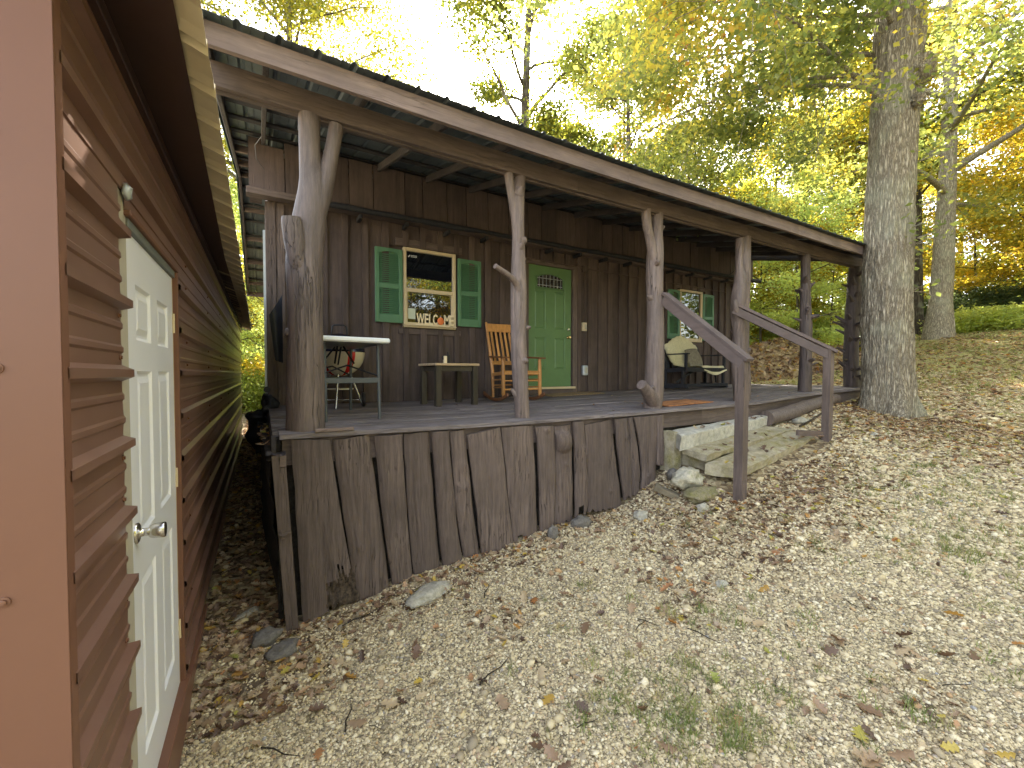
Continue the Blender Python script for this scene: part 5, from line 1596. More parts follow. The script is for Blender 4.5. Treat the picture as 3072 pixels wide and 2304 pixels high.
pw.grid(lambda u, v: pil(u, v, 1), 14, 14); pw.grid(lambda u, v: pil(u, v, -1), 14, 14)
po_ = pw.build('cushion', 'pillow'); recenter(po_); tag(po_, 'grey brown square cushion leaning on the bench throw', 'cushion')

# mats
def mat_(name, c, w, d, rot, mat, label, th=0.012):
    m_ = MB()
    n, k = 24, 10
    cr, sr = cos(radians(rot)), sin(radians(rot))
    def f(u, v, dz):
        a = (u - 0.5) * w; b_ = (v - 0.5) * d
        if u in (0, 1): a += 0.010 * mn.noise(Vector((v * 9, u, 1)))
        if v in (0, 1): b_ += 0.012 * mn.noise(Vector((u * 9, v, 1)))
        x_ = c[0] + a * cr - b_ * sr; y_ = c[1] + a * sr + b_ * cr
        return (x_, y_, zdeck(x_, y_) + 0.006 + dz + 0.004 * abs(mn.noise(Vector((x_ * 5, y_ * 5, 0)))))
    m_.grid(lambda u, v: f(u, v, th), n, k)
    m_.grid(lambda u, v: f(u, v, 0), n, k)
    for e in (0, 1):
        m_.grid(lambda u, v: f(u, e, th * v), n, 1); m_.grid(lambda u, v: f(e, u, th * v), n, 1)
    o = m_.build(name, mat); recenter(o); return tag(o, label, 'mat')
mat_('doormat', (4.55, 5.70), 1.15, 0.42, 2, 'jute', 'tan coir mat in front of the green door')
mat_('doormat', (4.85, 3.78), 1.0, 0.42, 4, 'rug', 'orange and tan patterned mat at the head of the steps')

# WELCOME sign on the window sill, a pumpkin standing for the O
def text_mesh(body, size, ext, font_shear=0.0):
    cu = bpy.data.curves.new('t', 'FONT'); cu.body = body; cu.size = size; cu.extrude = ext; cu.resolution_u = 3; cu.offset = 0.004
    cu.space_character = 0.92
    ob_ = bpy.data.objects.new('t', cu); C.objects.link(ob_)
    bpy.context.view_layer.update()
    dg = bpy.context.evaluated_depsgraph_get()
    me_ = bpy.data.meshes.new_from_object(ob_.evaluated_get(dg))
    bpy.data.objects.remove(ob_)
    return me_
wsn = thing('welcome_sign', (2.15, YW - 0.06, 0.70), 'cut-out WELCOME sign with an orange pumpkin on the window sill', 'sign')
def letter(ch, x_, wgoal, hgoal=0.155):
    me_ = text_mesh(ch, 0.2, 0.006)
    co_ = np.empty(len(me_.vertices) * 3); me_.vertices.foreach_get('co', co_); co_ = co_.reshape(-1, 3)
    mnv, mxv = co_.min(0), co_.max(0)
    w_ = wgoal / (mxv[0] - mnv[0]); h_ = hgoal / (mxv[1] - mnv[1])
    out = np.c_[(co_[:, 0] - mnv[0]) * w_ + x_ - 2.15, -co_[:, 2], (co_[:, 1] - mnv[1]) * h_]
    me_.vertices.foreach_set('co', out.ravel()); me_.update()
    return link('letter', me_, 'lettering', wsn)
lx = 1.905
for ch, w_ in (('W', 0.115), ('E', 0.058), ('L', 0.055), ('C', 0.066), ('O', 0.0), ('M', 0.088), ('E', 0.058)):
    if ch == 'O':
        v_, f_ = lump((lx + 0.045, YW - 0.06, 0.70 + 0.062), (0.05, 0.012, 0.056), 2, 0.06, 3, 1.0)
        MB().add(v_, f_, 0, True).build('pumpkin', 'pumpkin', wsn)
        MB().tube([(lx + 0.045, YW - 0.06, 0.81), (lx + 0.052, YW - 0.06, 0.84)], 0.006, 6).build('pumpkin_stalk', 'lettering', wsn)
        lx += 0.098
    else:
        letter(ch, lx, w_); lx += w_ + 0.006
MB().box(1.90, 2.41, YW - 0.068, YW - 0.052, 0.690, 0.702).build('base_strip', 'lettering', wsn)
MB().box(1.73, 2.51, YW - 0.085, YW - 0.052, 0.672, 0.689, 0, 0.003).build('window_sill', 'cream', cabin)

# antenna mast above the roof
am = MB(); zb = roofz(9.4)
am.tube([(11.2, 9.4, -0.3), (11.2, 9.4, 5.9)], 0.018, 8); am.tube([(11.2, 9.4, 4.6), (11.2, 9.4, 5.1)], 0.03, 8)
ao = am.build('antenna_mast', 'galv'); recenter(ao); tag(ao, 'thin grey antenna mast standing up behind the roof', 'antenna')

# ------------------------------------------------------------------ rocks, plank ends, heap
def rock(c, r, seed, mat, label, name='rock', cat='rock', amp=0.4, sub=3, group=None, dz=0.3, rz=0):
    v_, f_ = lump((0, 0, 0), r, seed, amp, sub, 1.6)
    o = MB().add(v_, f_, 0, sub > 2).build(name, mat)
    o.location = (c[0], c[1], gtop(c[0], c[1]) + r[2] * dz); o.rotation_euler = (0, 0, rz)
    return tag(o, label, cat, group)
rock((1.10, 3.10), (0.20, 0.10, 0.045), 4, 'palerock', 'flat pale limestone slab lying against the slab skirt', rz=0.35)
rock((2.36, 3.22), (0.055, 0.035, 0.10), 8, 'slate', 'upright grey pointed stone at the foot of the skirt', amp=0.3)
rock((3.97, 2.95), (0.21, 0.12, 0.12), 12, 'rock', 'large lichened limestone rock left of the steps', dz=0.9, amp=0.5)
rock((3.92, 2.76), (0.22, 0.13, 0.07), 15, 'moss', 'low mossy green stone beside the left railing post', dz=0.35)
rock((3.75, 2.62), (0.06, 0.045, 0.05), 16, 'palerock', 'small white rock in the leaves left of the mossy stone')
rock((3.35, 3.05), (0.09, 0.07, 0.05), 17, 'palerock', 'pale rounded stone in front of the wide split slab')
rock((2.75, 3.28), (0.11, 0.06, 0.07), 19, 'slate', 'dark grey stone tucked under the broken skirt slab')
rock((2.96, 1.90), (0.05, 0.04, 0.025), 20, 'palerock', 'white flat stone alone in the open gravel')
rock((1.06, 1.42), (0.034, 0.030, 0.016), 21, 'palerock', 'round white stone in the nearest gravel by the shed side')
rock((0.0, 3.30), (0.10, 0.09, 0.05), 22, 'slate', 'grey stone at the mouth of the alley', rz=0.4)
rock((0.10, 3.12), (0.11, 0.08, 0.04), 26, 'slate', 'flat grey stone in front of the locker foot', rz=0.9)
rock((-0.13, 3.62), (0.11, 0.035, 0.025), 24, 'palerock', 'long pale stone lying in the alley leaves', rz=0.7)
rock((6.95, 2.35), (0.05, 0.04, 0.03), 27, 'palerock', 'pair-like white stone in the soil right of the railing')
rock((6.75, 3.15), (0.16, 0.10, 0.05), 28, 'palerock', 'pale angular stone between the steps and the oak')
rock((4.05, 3.2), (0.09, 0.07, 0.08), 29, 'slate', 'grey stone under the top step end')
bk = MB().box(-0.13, 0.13, -0.045, 0.045, -0.03, 0.03, 0, 0.005).build('block', 'brick'); bk.location = (3.74, 3.05, gz(3.74, 3.05) + 0.06); bk.rotation_euler = (0.1, 0.35, -0.9)
tag(bk, 'mossy brown block lying tilted in the leaves beside the skirt end', 'block')
tw = MB()
Q = smooth_path([(6.45, 3.02, -0.74, 0.013), (6.8, 3.05, -0.69, 0.016), (7.2, 3.10, -0.62, 0.012), (7.6, 3.14, -0.56, 0.008)], 5)
tw.tube([q[:3] for q in Q], [float(q[3]) for q in Q], 7, jit=0.3)
two = tw.build('fallen_branch', 'bark'); recenter(two); tag(two, 'thin dead branch lying below the deck beside the sill log', 'branch')
# heap of brown mulch beyond the porch
hp = MB()
def heapf(u, v):
    a = u * 2 * pi; r_ = v
    x_ = 15.2 + cos(a) * r_ * 3.6; y_ = 8.0 + sin(a) * r_ * 2.4
    z = gz(x_, y_) - 0.1 + 1.2 * (1 - r_ ** 1.6) * (1 + 0.25 * mn.noise(Vector((x_ * 0.8, y_ * 0.8, 0)))) + 0.10 * mn.noise(Vector((x_ * 3, y_ * 3, 0))) + 0.05 * mn.noise(Vector((x_ * 9, y_ * 9, 0)))
    return (x_, y_, z)
hp.grid(heapf, 90, 34)
ho = hp.build('mulch_heap', 'mulch'); recenter(ho); tag(ho, 'brown heap of dead leaves and mulch beyond the porch end', 'heap')

# ------------------------------------------------------------------ trees
def np_mesh(name, V, F4, mats, parent=None, tint=None, smooth=False):
    me_ = bpy.data.meshes.new(name)
    n = len(V); f = len(F4); k = F4.shape[1]
    me_.vertices.add(n); me_.vertices.foreach_set('co', np.asarray(V, np.float32).ravel())
    me_.loops.add(f * k); me_.loops.foreach_set('vertex_index', F4.astype(np.int32).ravel())
    me_.polygons.add(f); me_.polygons.foreach_set('loop_start', np.arange(0, f * k, k, dtype=np.int32))
    me_.polygons.foreach_set('loop_total', np.full(f, k, np.int32))
    if smooth: me_.polygons.foreach_set('use_smooth', np.ones(f, bool))
    if tint is not None:
        a = me_.attributes.new('tint', 'FLOAT', 'POINT'); a.data.foreach_set('value', np.asarray(tint, np.float32))
    me_.update(calc_edges=True)
    for m_ in (mats if isinstance(mats, (list, tuple)) else [mats]): me_.materials.append(M[m_])
    return me_

def leaf_cloud(P, size, rs, up=0.55, tint_base=None, tint_amp=0.5, var=0.35):
    """one folded quad per leaf at P"""
    n = len(P)
    nrm = rs.normal(size=(n, 3)); nrm[:, 2] = np.abs(nrm[:, 2]) + up
    nrm /= np.linalg.norm(nrm, axis=1)[:, None]
    a = np.cross(nrm, rs.normal(size=(n, 3))); a /= np.linalg.norm(a, axis=1)[:, None] + 1e-9
    b = np.cross(nrm, a)
    s = size * (1 + var * rs.uniform(-1, 1, n))[:, None]
    V = np.empty((n, 4, 3))
    V[:, 0] = P - a * s * 0.55
    V[:, 1] = P + b * s * 0.36 + nrm * s * 0.10 - a * s * 0.05
    V[:, 2] = P + a * s * 0.55 - nrm * s * 0.05
    V[:, 3] = P - b * s * 0.36 + nrm * s * 0.10 + a * s * 0.05
    F = np.arange(n * 4).reshape(n, 4)
    t = np.clip((tint_base if tint_base is not None else 0.4) + tint_amp * (rs.uniform(-0.5, 0.5, n)), 0, 1)
    return V.reshape(-1, 3), F, np.repeat(t, 4)

def clumpnoise(P, sc, seed):
    ph = np.random.RandomState(seed).uniform(0, 6.28, (4, 3)); fr = np.random.RandomState(seed + 1).uniform(0.6, 1.6, (4, 3)) * sc
    v = np.zeros(len(P))
    for i in range(4):
        v += np.sin(P[:, 0] * fr[i, 0] + ph[i, 0]) * np.sin(P[:, 1] * fr[i, 1] + ph[i, 1]) * np.sin(P[:, 2] * fr[i, 2] + ph[i, 2])
    return v

def make_tree(seed, H, r0, cb, cr, nleaf, lsize, profile='round', nl=18, droop=0.1, el=(15, 50), sub=6, fork=None, tb=0.4, base=0.45, side=None, spread=0.32):
    """returns wood MB and leaf arrays; root at origin"""
    rr = random.Random(seed); rs = np.random.RandomState(seed)
    wood_ = MB()
    tp_ = []; lean = (rr.uniform(-.02, .02), rr.uniform(-.02, .02))
    nt_ = 14
    for i in range(nt_ + 1):
        t = i / nt_; z = H * t
        tp_.append((lean[0] * z + 0.10 * sin(z * .5 + seed) * t, lean[1] * z + 0.10 * cos(z * .4 + seed) * t, z))
    rad = [r0 * (1.35 if i == 0 else 1.0) * (1 - 0.93 * (i / nt_) ** 0.9) for i in range(nt_ + 1)]
    wood_.tube(tp_, rad, 10, jit=0.08)
    def trunk_at(z):
        t = min(max(z / H, 0), 0.999) * nt_; i = int(t); f = t - i
        return Vector(tp_[i]).lerp(Vector(tp_[i + 1]), f), rad[i] * (1 - f) + rad[i + 1] * f
    anchors = []
    for k in range(nl):
        t = (k + rr.uniform(-.3, .3)) / nl; t = min(max(t, 0), 1)
        z = cb + (H * 0.96 - cb) * t
        az = k * 2.4 + rr.uniform(-.4, .4)
        if side is not None and rr.random() < side[1]: az = side[0] + rr.uniform(-.9, .9)
        if profile == 'round': w = cr * (sin(pi * (0.18 + 0.80 * t)) ** 0.7)
        elif profile == 'cone': w = cr * (1 - 0.86 * t)
        else: w = cr * (0.55 + 0.45 * sin(pi * t))
        w *= rr.uniform(0.75, 1.15)
        e = radians(el[0] + (el[1] - el[0]) * t + rr.uniform(-8, 8))
        p, pr = trunk_at(z)
        d = Vector((cos(az) * cos(e), sin(az) * cos(e), sin(e)))
        pts = [p]; n = 6; 
        for j in range(n):
            d = (d + Vector((rr.uniform(-.16, .16), rr.uniform(-.16, .16), rr.uniform(-.10, .10) - droop * j / n))).normalized()
            pts.append(pts[-1] + d * w / n)
        br = max(pr * 0.5, 0.02) if z < H * .8 else pr * 0.6
        rads = [br * (1 - 0.85 * j / n) for j in range(n + 1)]
        wood_.tube(pts, rads, 6, cap=False)
        for sidx in range(sub):
            f = 0.3 + 0.7 * (sidx + rr.random()) / sub
            jj = min(int(f * n), n - 1); q = pts[jj].lerp(pts[jj + 1], f * n - jj)
            dd = (d + Vector((rr.gauss(0, .75), rr.gauss(0, .75), rr.gauss(0, .4) - droop))).normalized()
            ln = w * rr.uniform(0.22, 0.42) * (1.15 - f * 0.5)
            q2 = q + dd * ln * 0.5 + Vector((0, 0, rr.uniform(-.1, .1) * ln)); q3 = q + dd * ln + Vector((0, 0, -droop * ln * 0.6))
            wood_.tube([q, q2, q3], [max(0.006, rads[jj] * .4), 0.008, 0.004], 4, cap=False, smooth=False)
            anchors.append((q, q2, q3))
        anchors.append((pts[-3], pts[-2], pts[-1]))
    A = np.array([[tuple(a), tuple(b), tuple(c)] for a, b, c in anchors])
    wts = rs.gamma(2.2, 1.0, len(A)); wts /= wts.sum()
    idx = rs.choice(len(A), nleaf, p=wts)
    t = rs.beta(1.6, 1.0, nleaf)[:, None]
    P = np.where(t < 0.5, A[idx, 0] * (1 - 2 * t) + A[idx, 1] * 2 * t, A[idx, 1] * (2 - 2 * t) + A[idx, 2] * (2 * t - 1))
    sg = spread * (cr / 4.0) ** 0.6
    P = P + rs.normal(size=P.shape) * np.array([sg, sg, sg * 0.6])
    tbv = base + 0.10 * clumpnoise(P, 1.3, seed) + 0.07 * rs.normal(size=len(A))[idx]
    V, F, T_ = leaf_cloud(P, lsize, rs, tint_base=tbv, tint_amp=tb)
    return wood_, V, F, T_

SPEC = {}
def tree_kind(key, **kw):
    lm = kw.pop('leafmat'); bm_ = kw.pop('barkmat', 'bark')
    wd, V, F, T_ = make_tree(**kw)
    wme = bpy.data.meshes.new('trunk'); wme.from_pydata([tuple(v) for v in wd.v], [], wd.f); wme.polygons.foreach_set('use_smooth', wd.sm); wme.update(); wme.materials.append(M[bm_])
    SPEC[key] = (wme, np_mesh('crown', V, F, lm, tint=T_))
def plant(key, x_, y_, rz, sc, label, group=None, name='tree', cat='tree', dz=-0.15, mats=None):
    t = thing(name, (x_, y_, gz(x_, y_) + dz), label, cat, group)
    t.rotation_euler = (0, 0, rz); t.scale = (sc, sc, sc)
    for nm, me_ in zip(('trunk', 'crown'), SPEC[key]):
        o = bpy.data.objects.new(nm, me_); C.objects.link(o); o.parent = t
    return t

tree_kind('poplar', seed=3, H=25, r0=0.34, cb=5, cr=9.2, nleaf=80000, lsize=0.135, profile='cone', nl=44, leafmat='leaf_yg', base=0.66, sub=8, spread=0.42)
tree_kind('tall', seed=9, H=23, r0=0.36, cb=8.6, cr=5.0, nleaf=34000, lsize=0.12, profile='even', nl=20, el=(35, 65), leafmat='leaf_yg', base=0.5, sub=8)
tree_kind('mid', seed=14, H=17, r0=0.24, cb=3.0, cr=4.6, nleaf=24000, lsize=0.13, nl=26, leafmat='leaf_green', base=0.55, sub=8, spread=0.4)
tree_kind('gold', seed=21, H=14, r0=0.20, cb=2.0, cr=4.6, nleaf=30000, lsize=0.12, nl=26, leafmat='leaf_gold', base=0.45, sub=8, spread=0.4)
tree_kind('golda', seed=26, H=17, r0=0.22, cb=4.0, cr=5.0, nleaf=34000, lsize=0.12, nl=28, leafmat='leaf_gold', base=0.36, sub=8, spread=0.4)
tree_kind('sapling', seed=33, H=7.5, r0=0.07, cb=0.9, cr=2.6, nleaf=15000, lsize=0.09, nl=20, el=(5, 35), leafmat='leaf_under', base=0.55, sub=6, spread=0.30)
tree_kind('sapling2', seed=35, H=6.0, r0=0.06, cb=0.7, cr=2.4, nleaf=13000, lsize=0.09, nl=18, el=(5, 35), leafmat='leaf_gold', base=0.38, sub=6, spread=0.30)
tree_kind('far', seed=41, H=18, r0=0.26, cb=2.5, cr=5.0, nleaf=10000, lsize=0.22, nl=24, leafmat='leaf_yg', base=0.42, sub=7, spread=0.45)

# the trees one can pick out
plant('poplar', 1.5, 22.5, 0.4, 1.0, 'tall yellow-green tree rising behind the left end of the cabin roof')
plant('tall', 9.75, 15.4, 1.9, 1.0, 'slim tall sparse tree with the sun shining through it above the roof')
plant('golda', 17.5, 17.5, 0.7, 1.05, 'broad golden green tree behind the middle of the cabin roof')
plant('mid', 13.4, 13.2, 2.2, 0.95, 'green tree rising directly behind the porch end')
plant('gold', 27.5, 8.2, 1.2, 1.05, 'bright golden orange tree at the right edge of the clearing')
plant('gold', 23.5, 1.2, 3.9, 0.9, 'yellow tree whose boughs hang in at the right edge')
plant('golda', 22.5, 10.5, 5.1, 0.9, 'yellow green tree behind the second grey trunk')
# second big trunk
tree_kind('oak2', seed=52, H=19, r0=0.35, cb=4.6, cr=5.5, nleaf=15000, lsize=0.15, nl=22, leafmat='leaf_oak', base=0.5, sub=8, spread=0.4, barkmat='oakbark')
plant('oak2', 20.3, 5.15, 0.3, 1.0, 'grey barked oak standing up the slope behind the big oak', None, 'oak_tree')
tree_kind('oak3', seed=55, H=16, r0=0.36, cb=6.0, cr=4.5, nleaf=9000, lsize=0.16, nl=16, leafmat='leaf_yg', base=0.5, sub=7, spread=0.4)
plant('oak3', 23.2, 6.7, 1.3, 1.0, 'brown trunked tree half hidden by the big oak')
plant('oak3', 19.5, 13.6, 2.0, 0.8, 'mottled trunk seen between the two right porch posts')
plant('oak3', 14.4, 10.9, 4.0, 0.62, 'orange brown straight trunk seen beyond the spiky post')
rng = random.Random(77)
n_f = 0
for (azd, hd, key, sc) in [(-6, 30, 'far', .9), (-1, 24, 'mid', .8), (3, 34, 'far', 1), (9, 36, 'far', 1), (15, 38, 'far', .95), (21, 41, 'far', .9), (26, 40, 'far', .9), 
                           (42, 24, 'far', .9), (57, 29, 'mid', .8), (62, 28, 'far', 1), (66, 36, 'far', 1.1), (69, 26, 'mid', .9), (73, 34, 'golda', 1), (77, 38, 'far', 1), (82, 36, 'far', 1.05), (87, 32, 'gold', 1.1), (93, 30, 'far', 1), (100, 26, 'mid', 1)]:
    a = radians(azd)
    plant(key, hd * sin(a), hd * cos(a), rng.uniform(0, 6), sc * rng.uniform(.70, .86), *(('forest tree at the far end of the alley, behind the shed', 'forest trees beyond the alley') if azd < 4 else ('green forest tree showing above the cabin roof from far behind', 'forest trees far behind the roof') if azd < 50 else ('leafy forest tree seen below the right end of the porch roof', 'forest trees seen through the porch') if azd < 71 else ('yellow green forest tree beyond the grassy slope', 'forest trees beyond the slope')))
for i, (azd, hd) in enumerate([(-4, 16), (-1.5, 19), (1.0, 15.5), (3, 21), (-3, 25), (55, 22), (57.5, 19), (59.5, 24), (61, 18.5), (62.5, 21.5), (64.5, 17.5), (66, 23), (67.5, 19.5), (53, 25), (78, 29), (81, 27), (84, 29), (48, 24)]):
    a = radians(azd)
    plant('sapling' if (i % 3 and azd < 70) else 'sapling2', hd * sin(a), hd * cos(a), rng.uniform(0, 6), rng.uniform(.75, 1.2), *(('thin leafy sapling at the end of the alley', 'saplings at the end of the alley') if azd < 10 else ('bright understory sapling seen between the right porch posts', 'saplings seen through the porch') if azd < 70.5 else ('yellow leafed sapling behind the second oak on the slope', 'saplings on the slope')), 'sapling', 'sapling')
# trees behind the camera: the windows and the shed metal mirror them
for i, (x_, y_) in enumerate([(9, -12), (5, -14), (15, -11), (-2, -15), (20, -12), (12, -17), (2, -19), (7, -17), (11, -13.5), (17, -16)]):
    plant('mid' if i % 2 else 'golda', x_, y_, i * 1.3, 0.9, 'tree on the near side of the yard, mirrored in the cabin windows', 'trees across the yard')

for i, (x_, y_) in enumerate([(4, -8.5), (6.5, -9), (9, -8.5), (11.5, -9.5), (14, -8), (16.5, -9.5), (2, -10), (19, -8), (7.8, -11), (12.8, -11)]):
    plant('sapling' if i % 2 else 'sapling2', x_, y_, i * 1.7, 1.15, 'leafy sapling on the near side of the yard, mirrored in the windows', 'saplings across the yard', 'sapling', 'sapling')

# the big oak: hand-shaped trunk with ridged bark
oak = thing('oak_tree', (8.95, 2.87, -0.66), 'massive pale grey oak trunk at the right end of the porch', 'tree')
tk = MB(); rs_ = []
nz_, nth = 250, 110
vs = []
for j in range(nz_ + 1):
    z = -0.25 + 13.0 * (j / nz_) ** 1.35
    t = z / 13
    r = 0.335 * (1 - 0.25 * max(t, 0)) + 0.085 * math.exp(-max(z, 0) / 0.26) + 0.03 * math.exp(-((z - 6.1) / 0.5) ** 2)
    cx = 0.02 * z + 0.0; cy = 0.05 * sin(z * 0.5) * min(z, 1)
    for k in range(nth):
        th = 2 * pi * k / nth
        fl_ = 1 + 0.16 * math.exp(-max(z, 0) / 0.25) * sin(5 * th + 1.0) + 0.02 * sin(3 * th + z)
        q = Vector((cos(th) * 2.3, sin(th) * 2.3, z * 0.55))
        w_ = mn.noise(q * 1.3 + Vector((0, 0, 5))) * 0.8
        rid = abs(mn.noise(Vector((cos(th) * 6.5 + w_, sin(th) * 6.5 + w_, z * 1.5)))) 
        rid2 = abs(mn.noise(Vector((cos(th) * 13 + w_, sin(th) * 13, z * 3.1))))
        rr_ = r * fl_ - 0.018 + 0.055 * min(rid, 0.45) + 0.022 * rid2
        vs.append((8.95 + cx + cos(th) * rr_, 2.87 + cy + sin(th) * rr_, -0.66 + z))
F = [(j * nth + k, j * nth + (k + 1) % nth, (j + 1) * nth + (k + 1) % nth, (j + 1) * nth + k) for j in range(nz_) for k in range(nth)]
tk.add(vs, F, 0, True)
# burls where the lowest limbs leave
for c, r, s in (((9.15, 2.60, 4.85), (0.20, 0.16, 0.20), 1), ((9.35, 2.75, 5.1), (0.22, 0.18, 0.22), 2), ((8.93, 2.56, 4.3), (0.09, 0.08, 0.10), 6)):
    v_, f_ = lump(c, r, s, 0.5, 4, 2.2); tk.add(v_, f_, 0, True)
tk.build('trunk', 'oakbark', oak, fix=False)
rr = random.Random(101); rs = np.random.RandomState(101)
lb = MB(); anchors = []; ctint = []
def limb(p, az, e, w, r, droop, sub, tint):
    d = Vector((cos(az) * cos(e), sin(az) * cos(e), sin(e))); pts = [Vector(p)]; n = 9
    for j in range(n):
        d = (d + Vector((rr.uniform(-.11, .11), rr.uniform(-.11, .11), rr.uniform(-.06, .06) - droop * (j / n)))).normalized()
        pts.append(pts[-1] + d * w / n)
    rads = [r * (1 - 0.9 * j / n) for j in range(n + 1)]
    lb.tube(pts, rads, 8, cap=False)
    for s in range(sub):
        f = 0.15 + 0.85 * (s + rr.random()) / sub
        jj = min(int(f * n), n - 1); q = pts[jj].lerp(pts[jj + 1], f * n - jj)
        dd = (d + Vector((rr.gauss(0, .6), rr.gauss(0, .6), rr.gauss(-.1, .3)))).normalized()
        ln = rr.uniform(0.7, 1.9)
        q2 = q + dd * ln * .5 + Vector((0, 0, 0.04)); q3 = q + dd * ln + Vector((0, 0, -0.22 * ln))
        lb.tube([q, q2, q3], [max(0.006, rads[jj] * .32), 0.007, 0.003], 4, cap=False, smooth=False)
        anchors.append((q, q2, q3)); ctint.append(tint + rr.gauss(0, .07))
        for e_ in range(2):
            g = q.lerp(q3, rr.uniform(.4, .9)); dd2 = (dd + Vector((rr.gauss(0, .8), rr.gauss(0, .8), rr.gauss(-.15, .3)))).normalized(); l2_ = ln * .45
            lb.tube([g, g + dd2 * l2_ * .5, g + dd2 * l2_], [0.005, 0.004, 0.002], 3, cap=False, smooth=False)
            anchors.append((g, g + dd2 * l2_ * .5, g + dd2 * l2_)); ctint.append(tint + rr.gauss(0, .09))
for k in range(46):
    z = 5.0 + 7.6 * (k / 46) ** 1.05
    az = k * 2.399
    if k % 2: z += 1.4
    if k % 2 == 0: az = rr.uniform(1.7, 3.5)          # many reach back over the roof
    w = rr.uniform(3.6, 6.2) * (1 - 0.25 * (z - 5) / 8)
    limb((8.98 + 0.02 * z, 2.87, z - 0.66), az, radians(rr.uniform(0, 28)), w, 0.042, 0.22, 13, 0.40 + (0.22 if (cos(az) < -0.3 and k % 3 == 0) else 0))
for k in range(16):           # sprouts on the trunk
    z = rr.uniform(1.5, 6.2); az = rr.uniform(-2.6, 1.2)
    c = Vector((8.98 + 0.02 * z + cos(az) * 0.30, 2.87 + sin(az) * 0.30, z - 0.66))
    for s in range(3):
        d = Vector((cos(az) + rr.gauss(0, .4), sin(az) + rr.gauss(0, .4), rr.uniform(-.2, .6))).normalized(); ln = rr.uniform(.2, .5)
        lb.tube([c, c + d * ln * .5, c + d * ln - Vector((0, 0, .06))], [0.008, .005, .002], 4, cap=False, smooth=False)
        anchors.append((c, c + d * ln * .5, c + d * ln)); ctint.append(0.3)
lb.build('limbs', 'oakbark', oak, fix=False)
A = np.array([[tuple(a), tuple(b), tuple(c)] for a, b, c in anchors]); ctint = np.array(ctint)
ntw = 48 * 3
NL = 98000
wts = np.random.RandomState(4).gamma(2.0, 1.0, len(A)); wts[-ntw // 3 * 1:] *= 0.12; wts /= wts.sum()
idx = rs.choice(len(A), NL, p=wts); t = rs.beta(1.5, 1.0, NL)[:, None]
P = np.where(t < 0.5, A[idx, 0] * (1 - 2 * t) + A[idx, 1] * 2 * t, A[idx, 1] * (2 - 2 * t) + A[idx, 2] * (2 * t - 1))
P = P + rs.normal(size=P.shape) * np.array([.15, .15, .09])
V, F, T_ = leaf_cloud(P, 0.078, rs, tint_base=ctint[idx] + 0.12 * clumpnoise(P, 0.9, 5), tint_amp=0.45)
V = V - np.array(oak.location)
cme = np_mesh('crown', V, F, 'leaf_oak', tint=T_)
o = bpy.data.objects.new('crown', cme); C.objects.link(o); o.parent = oak

# ---- shrubs
def make_shrub(seed, rx, rz, n, ls, lm, base):
    rs = np.random.RandomState(seed); rr = random.Random(seed)
    st_ = MB(); A = []
    for i in range(26):
        a = rr.uniform(0, 6.28); e = rr.uniform(.3, 1.4)
        d = Vector((cos(a) * cos(e), sin(a) * cos(e), sin(e)))
        q = Vector((d.x * rx, d.y * rx, d.z * rz)) * rr.uniform(.7, 1.1)
        st_.tube([(0, 0, 0), q * .5 + Vector((0, 0, .1)), q], [0.02, .012, .004], 4, cap=False, smooth=False); A.append(((0, 0, 0.1), tuple(q * .5), tuple(q)))
    A = np.array(A); idx = rs.randint(0, len(A), n); t = rs.beta(2, 1, n)[:, None]
    P = np.where(t < 0.5, A[idx, 0] * (1 - 2 * t) + A[idx, 1] * 2 * t, A[idx, 1] * (2 - 2 * t) + A[idx, 2] * (2 * t - 1)) + rs.normal(size=(n, 3)) * [rx * .22, rx * .22, rz * .16]
    P[:, 2] = np.maximum(P[:, 2], 0.02)
    V, F, T_ = leaf_cloud(P, ls, rs, tint_base=base + 0.1 * clumpnoise(P, 2, seed), tint_amp=.4)
    wme = bpy.data.meshes.new('stems'); wme.from_pydata([tuple(v) for v in st_.v], [], st_.f); wme.materials.append(M['bark'])
    return wme, np_mesh('foliage', V, F, lm, tint=T_)
SHR = {'a': make_shrub(1, 1.4, 1.7, 11000, .075, 'leaf_under', .5), 'd': make_shrub(2, 1.7, 1.6, 8000, .09, 'leaf_dark', .65), 'w': make_shrub(3, 1.3, 0.8, 6500, .10, 'leaf_under', .62)}
def shrub(kind, x_, y_, s, label, group):
    t = thing('shrub', (x_, y_, gz(x_, y_) - 0.05), label, 'shrub', group)
    t.rotation_euler = (0, 0, rng.uniform(0, 6)); t.scale = (s, s, s)
    for nm, me_ in zip(('stems', 'foliage'), SHR[kind]):
        o = bpy.data.objects.new(nm, me_); C.objects.link(o); o.parent = t
for azd, hd, s in [(-5, 15, 1), (-2.5, 17, 1.1), (0, 16.5, .9), (2.5, 15, 1.0), (4.5, 17, 1.1), (-4, 20, 1.2), (1, 21, 1.2), (54, 21, 1.2), (56, 24, 1.2), (58, 21, 1.1), (60, 22.5, 1.2), (62, 21, 1.2), (64, 24, 1.2), (66, 21, 1.1), (68, 23, 1.2), (50, 24, 1.3), (46, 26, 1.3)]:
    a = radians(azd); shrub('a', hd * sin(a), hd * cos(a), s, *(('light green shrub in the undergrowth at the end of the alley', 'shrubs beyond the alley') if azd < 10 else ('light green shrub in the undergrowth behind the mulch heap', 'shrubs behind the heap')))
for azd, hd, s in [(75.8, 26, .9), (77.6, 27, 1.1), (79.3, 28, 1.0), (81.2, 28, .9), (83, 29, 1.0), (74, 27, .9)]:
    a = radians(azd); shrub('d', hd * sin(a), hd * cos(a), s, 'dark green bush at the back of the grassy slope', 'dark bushes beyond the slope')
